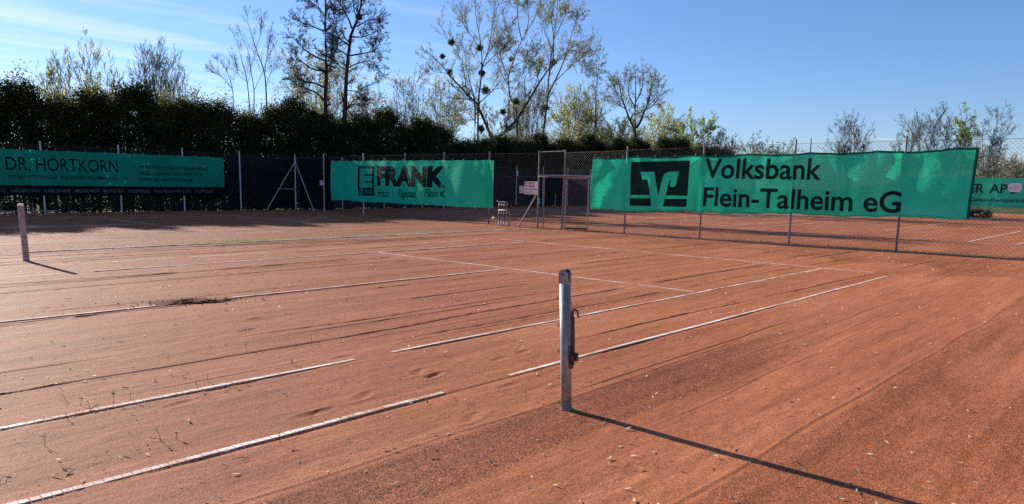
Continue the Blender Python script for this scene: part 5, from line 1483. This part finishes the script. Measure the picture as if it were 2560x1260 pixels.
# ================================================================== LITTER ON THE CLAY
# dug-up patch where the net strap is anchored
rs = np.random.RandomState(8)
nx2, ny2 = 70, 44
U, Vv = np.meshgrid(np.linspace(-1, 1, nx2), np.linspace(-1, 1, ny2), indexing='ij')
rr = np.sqrt(U**2+Vv**2)
rag = 0.75+0.4*fbm(U*2.2+5, Vv*2.2+5, 31, 3)
hgt = np.clip(1-(rr/rag)**2, -0.25, 1)
zz = 0.060*np.clip(hgt, -0.3, 1)*(0.3+1.2*fbm(U*4+3, Vv*4+3, 33, 4)) + 0.022*(fbm(U*11+3, Vv*9+3, 35, 3)-0.5)*(hgt > 0) - 0.03*np.exp(-((U+.2)/.3)**2-((Vv+.1)/.35)**2) - 0.012
c = on_z(478, 755); ang = -0.42
X_ = c[0]+U*0.58*math.cos(ang)-Vv*0.26*math.sin(ang); Y_ = c[1]+U*0.58*math.sin(ang)+Vv*0.26*math.cos(ang)
id_ = np.arange(nx2*ny2).reshape(nx2, ny2)
qd = np.stack([id_[:-1, :-1], id_[1:, :-1], id_[1:, 1:], id_[:-1, 1:]], -1).reshape(-1, 4)
t = thing('soil_heap', (c[0], c[1], 0), 'dug up patch of dark red soil on the centre line', 'soil')
link('mound', mesh_np('mound', np.stack([X_-c[0], Y_-c[1], zz], -1), qd, smooth=True), 'soil', t)
n = 130
a_ = rs.normal(size=n)*0.36; b_ = rs.normal(size=n)*0.13
P = np.stack([a_*math.cos(ang)-b_*math.sin(ang), a_*math.sin(ang)+b_*math.cos(ang), np.full(n, 0.012)], -1)
sz = rs.uniform(.005, .017, n)
cube = np.array([(-1, -1, -1), (1, -1, -1), (1, 1, -1), (-1, 1, -1), (-.6, -.6, 1), (.7, -.6, 1), (.6, .6, 1), (-.6, .7, 1)])*0.5
V = (P[:, None, :]+cube[None]*sz[:, None, None]*rs.uniform(.6, 1.3, (n, 8, 1))).reshape(-1, 3)
cf = np.array([(0, 3, 2, 1), (4, 5, 6, 7), (0, 1, 5, 4), (1, 2, 6, 5), (2, 3, 7, 6), (3, 0, 4, 7)])
o = link('clods', mesh_np('clods', V, (np.arange(n)[:, None, None]*8+cf[None]).reshape(-1, 4)), 'soil', t); o['kind'] = 'stuff'
m = MB(); m.lathe([(.004, 0), (.02, .008), (.026, .02), (.02, .034), (.004, .04)], (-.12, .02, .03), 12)
m.build('yellow_cap', 'tennis_yellow', t, smooth=True)

# curled dry leaves: individual ones near the camera
def leaf_mesh(seed):
    rs = np.random.RandomState(seed)
    L = rs.uniform(0.028, 0.055); w = L*rs.uniform(0.16, 0.34); curl = rs.uniform(0.15, 0.45); K = 6
    V = []
    for i in range(K):
        s = i/(K-1); ww = w*math.sin(math.pi*(0.08+0.88*s))
        zc_ = 0.004+curl*L*(s-0.5)**2*1.4
        V += [(L*(s-.5), -ww/2, zc_+ww*.25), (L*(s-.5), 0, zc_), (L*(s-.5), ww/2, zc_+ww*.25)]
    F = []
    for i in range(K-1):
        for j in range(2): F.append((i*3+j, (i+1)*3+j, (i+1)*3+j+1, i*3+j+1))
    me = mesh_np('dry_leaf', V, F, smooth=True)
    return me
LM = [leaf_mesh(s) for s in range(10)]
for i, me in enumerate(LM): me.materials.append(MATS['leaf_dry' if i % 5 else 'leaf_dark'])
rnd = random.Random(5)
cnt = 0
while cnt < 180:
    px_ = rnd.uniform(-20, 2580); py_ = 760+520*rnd.random()**0.75
    q = on_z(px_, py_)
    me = rnd.choice(LM)
    o = link('dry_leaf', me, None, None)
    o.location = (q[0], q[1], 0.004); o.rotation_euler = (rnd.uniform(-.3, .3), rnd.uniform(-.3, .3), rnd.uniform(0, 6.28))
    s_ = rnd.uniform(.65, 1.25); o.scale = (s_, s_, s_)
    tag(o, 'small dry curled leaf lying on the red clay in the foreground', 'leaf', 'dry leaves scattered on the near clay')
    cnt += 1
# the rest as one scatter
rs = np.random.RandomState(15)
n = 5200
cx_ = np.concatenate([rs.uniform(-4, 17, 2600), rs.uniform(16.5, 18.3, 700), rs.uniform(18, 48, 1300), rs.uniform(-2, 16, 600)])
cy_ = np.concatenate([rs.uniform(-9, 9, 2600), np.zeros(700), rs.uniform(-8, 18, 1300), rs.normal(size=600)*.5+8.5])
yq = rs.uniform(-9, 21, 700); cy_[2600:3300] = yq
cx_[2600:3300] = np.array([FX(v) for v in yq]) - np.abs(rs.normal(size=700))*.45+.1
V, Qd = leaves(rs, np.stack([cx_, cy_, np.full(n, 0.010)], -1)*np.array([1, 1, 1]), 0.042, 2.4)
V[:, 2] = 0.006+np.abs(V[:, 2]-0.010)*0.45
o = link('leaf_litter', mesh_np('leaf_litter', V, Qd), 'leaf_dry'); kind(o, 'stuff')
o['label'] = 'pale leaf crumbs scattered over the farther clay'; o['category'] = 'leaf litter'
# dark twig bits
n = 420
P0 = np.stack([rs.uniform(-4, 14, n), rs.uniform(-9, 8, n), np.full(n, .006)], -1)
an = rs.uniform(0, 6.28, n); Ln = rs.uniform(.03, .11, n)
P1 = P0+np.stack([np.cos(an)*Ln*.5, np.sin(an)*Ln*.5, rs.uniform(.002, .015, n)], -1); P2 = P1+np.stack([np.cos(an+.4)*Ln*.5, np.sin(an+.4)*Ln*.5, rs.uniform(-.006, .008, n)], -1)
V, Qd = tubes(np.stack([P0, P1, P2], 1), np.tile(np.array([.0022, .002, .0014]), (n, 1)), 3)
o = link('twig_litter', mesh_np('twig_litter', V, Qd), 'leaf_dark'); kind(o, 'stuff')
o['label'] = 'thin dark twigs scattered over the clay'; o['category'] = 'twigs'
# weeds along the fence and mossy strip
n = 5200
yq = rs.uniform(-9, 21, n); bx_ = np.array([FX(v) for v in yq])+rs.normal(size=n)*.05
dens = vnoise(yq*1.3, yq*0, 6) > 0.45
bx_, yq = bx_[dens], yq[dens]
n2 = 2600
sx = np.concatenate([rs.normal(size=1500)*1.0+5.6, rs.uniform(2, 16, 1100)]); sy = np.concatenate([rs.normal(size=1500)*.10+8.42, rs.normal(size=1100)*.14+8.45])
cx_ = np.concatenate([bx_, sx]); cy_ = np.concatenate([yq, sy]); n = len(cx_)
hgt = np.concatenate([rs.uniform(.03, .15, len(bx_)), rs.uniform(.01, .05, n2)])
d_ = rs.normal(size=(n, 2))*.4
a0 = np.stack([cx_, cy_, np.zeros(n)], -1); wv = rs.normal(size=(n, 2)); wv /= np.linalg.norm(wv, axis=1, keepdims=True)
b0 = a0+np.c_[wv*.006, np.zeros(n)]; c0 = a0+np.c_[d_*hgt[:, None], hgt]
V = np.stack([a0, b0, c0], 1).reshape(-1, 3); i = np.arange(n)*3
o = link('weeds', mesh_np('weeds', V, None, np.stack([i, i+1, i+2], -1)), 'grass_blade'); kind(o, 'stuff')
o['label'] = 'short grass and weeds at the fence foot and along the strip'; o['category'] = 'weeds'

# seedlings sprouting through the clay
def seedling(px_, py_, seed, label):
    rs = np.random.RandomState(seed)
    q = on_z(px_, py_); hh = rs.uniform(.05, .10)
    t = thing('seedling', (q[0], q[1], 0), label, 'seedling', 'seedlings in the clay', rz=rs.uniform(0, 6.28))
    tipx = rs.uniform(-.03, .03)
    m = MB(); m.tube([(0, 0, -.01), (tipx*.4, 0, hh*.5), (tipx, 0, hh)], [.0022, .0018, .0012], 5); m.build('stem', 'leaf_dark' if seed % 3 == 0 else 'seedling', t)
    for k in range(rs.randint(3, 6)):
        s = rs.uniform(.45, 1.0); a = rs.uniform(0, 6.28); L = rs.uniform(.018, .036); w = L*.34
        b = Vector((tipx*s, 0, hh*s)); d = Vector((math.cos(a), math.sin(a), rs.uniform(.1, .7))).normalized(); n_ = d.cross(Vector((0, 0, 1))).normalized()
        m = MB(); v = [b, b+d*L*.5+n_*w, b+d*L-Vector((0, 0, .004)), b+d*L*.5-n_*w]; m.add(v, [(0, 1, 2, 3)]); m.build('leaf', 'seedling', t)
for i, (px_, py_) in enumerate([(112, 1115), (200, 1015), (165, 1000), (225, 1022), (283, 1008), (325, 1002), (402, 1102), (440, 1098), (520, 955), (617, 876), (496, 974), (170, 1052), (732, 912), (778, 852), (1172, 812), (1290, 895), (1318, 1000), (868, 758), (1062, 1140), (700, 1112)]):
    SL = ['leafless looking at the lower left beside a long shadow', 'second of the row above the left end of the singles line', 'leftmost of the row above the singles line', 'third of the row above the singles line', 'tall one in the row above the singles line', 'rightmost of the row above the singles line', 'left of the pair between the two near sidelines', 'right of the pair between the two near sidelines', 'right beyond the singles line, left of its gap', 'alone in the middle of the left court half', 'touching the singles line with flat leaves', 'just below the singles line at the far left', 'above the gap in the singles line', 'farther back above the gap in the singles line', 'near the centre line of the court, left of the post', 'left of the near post beside the doubles line', 'left of the near post foot', 'farthest back, below the dug up patch', 'in the dark gritty band at bottom centre', 'just below the near doubles line']
    seedling(px_, py_, 500+i, 'tiny green seedling, ' + SL[i])
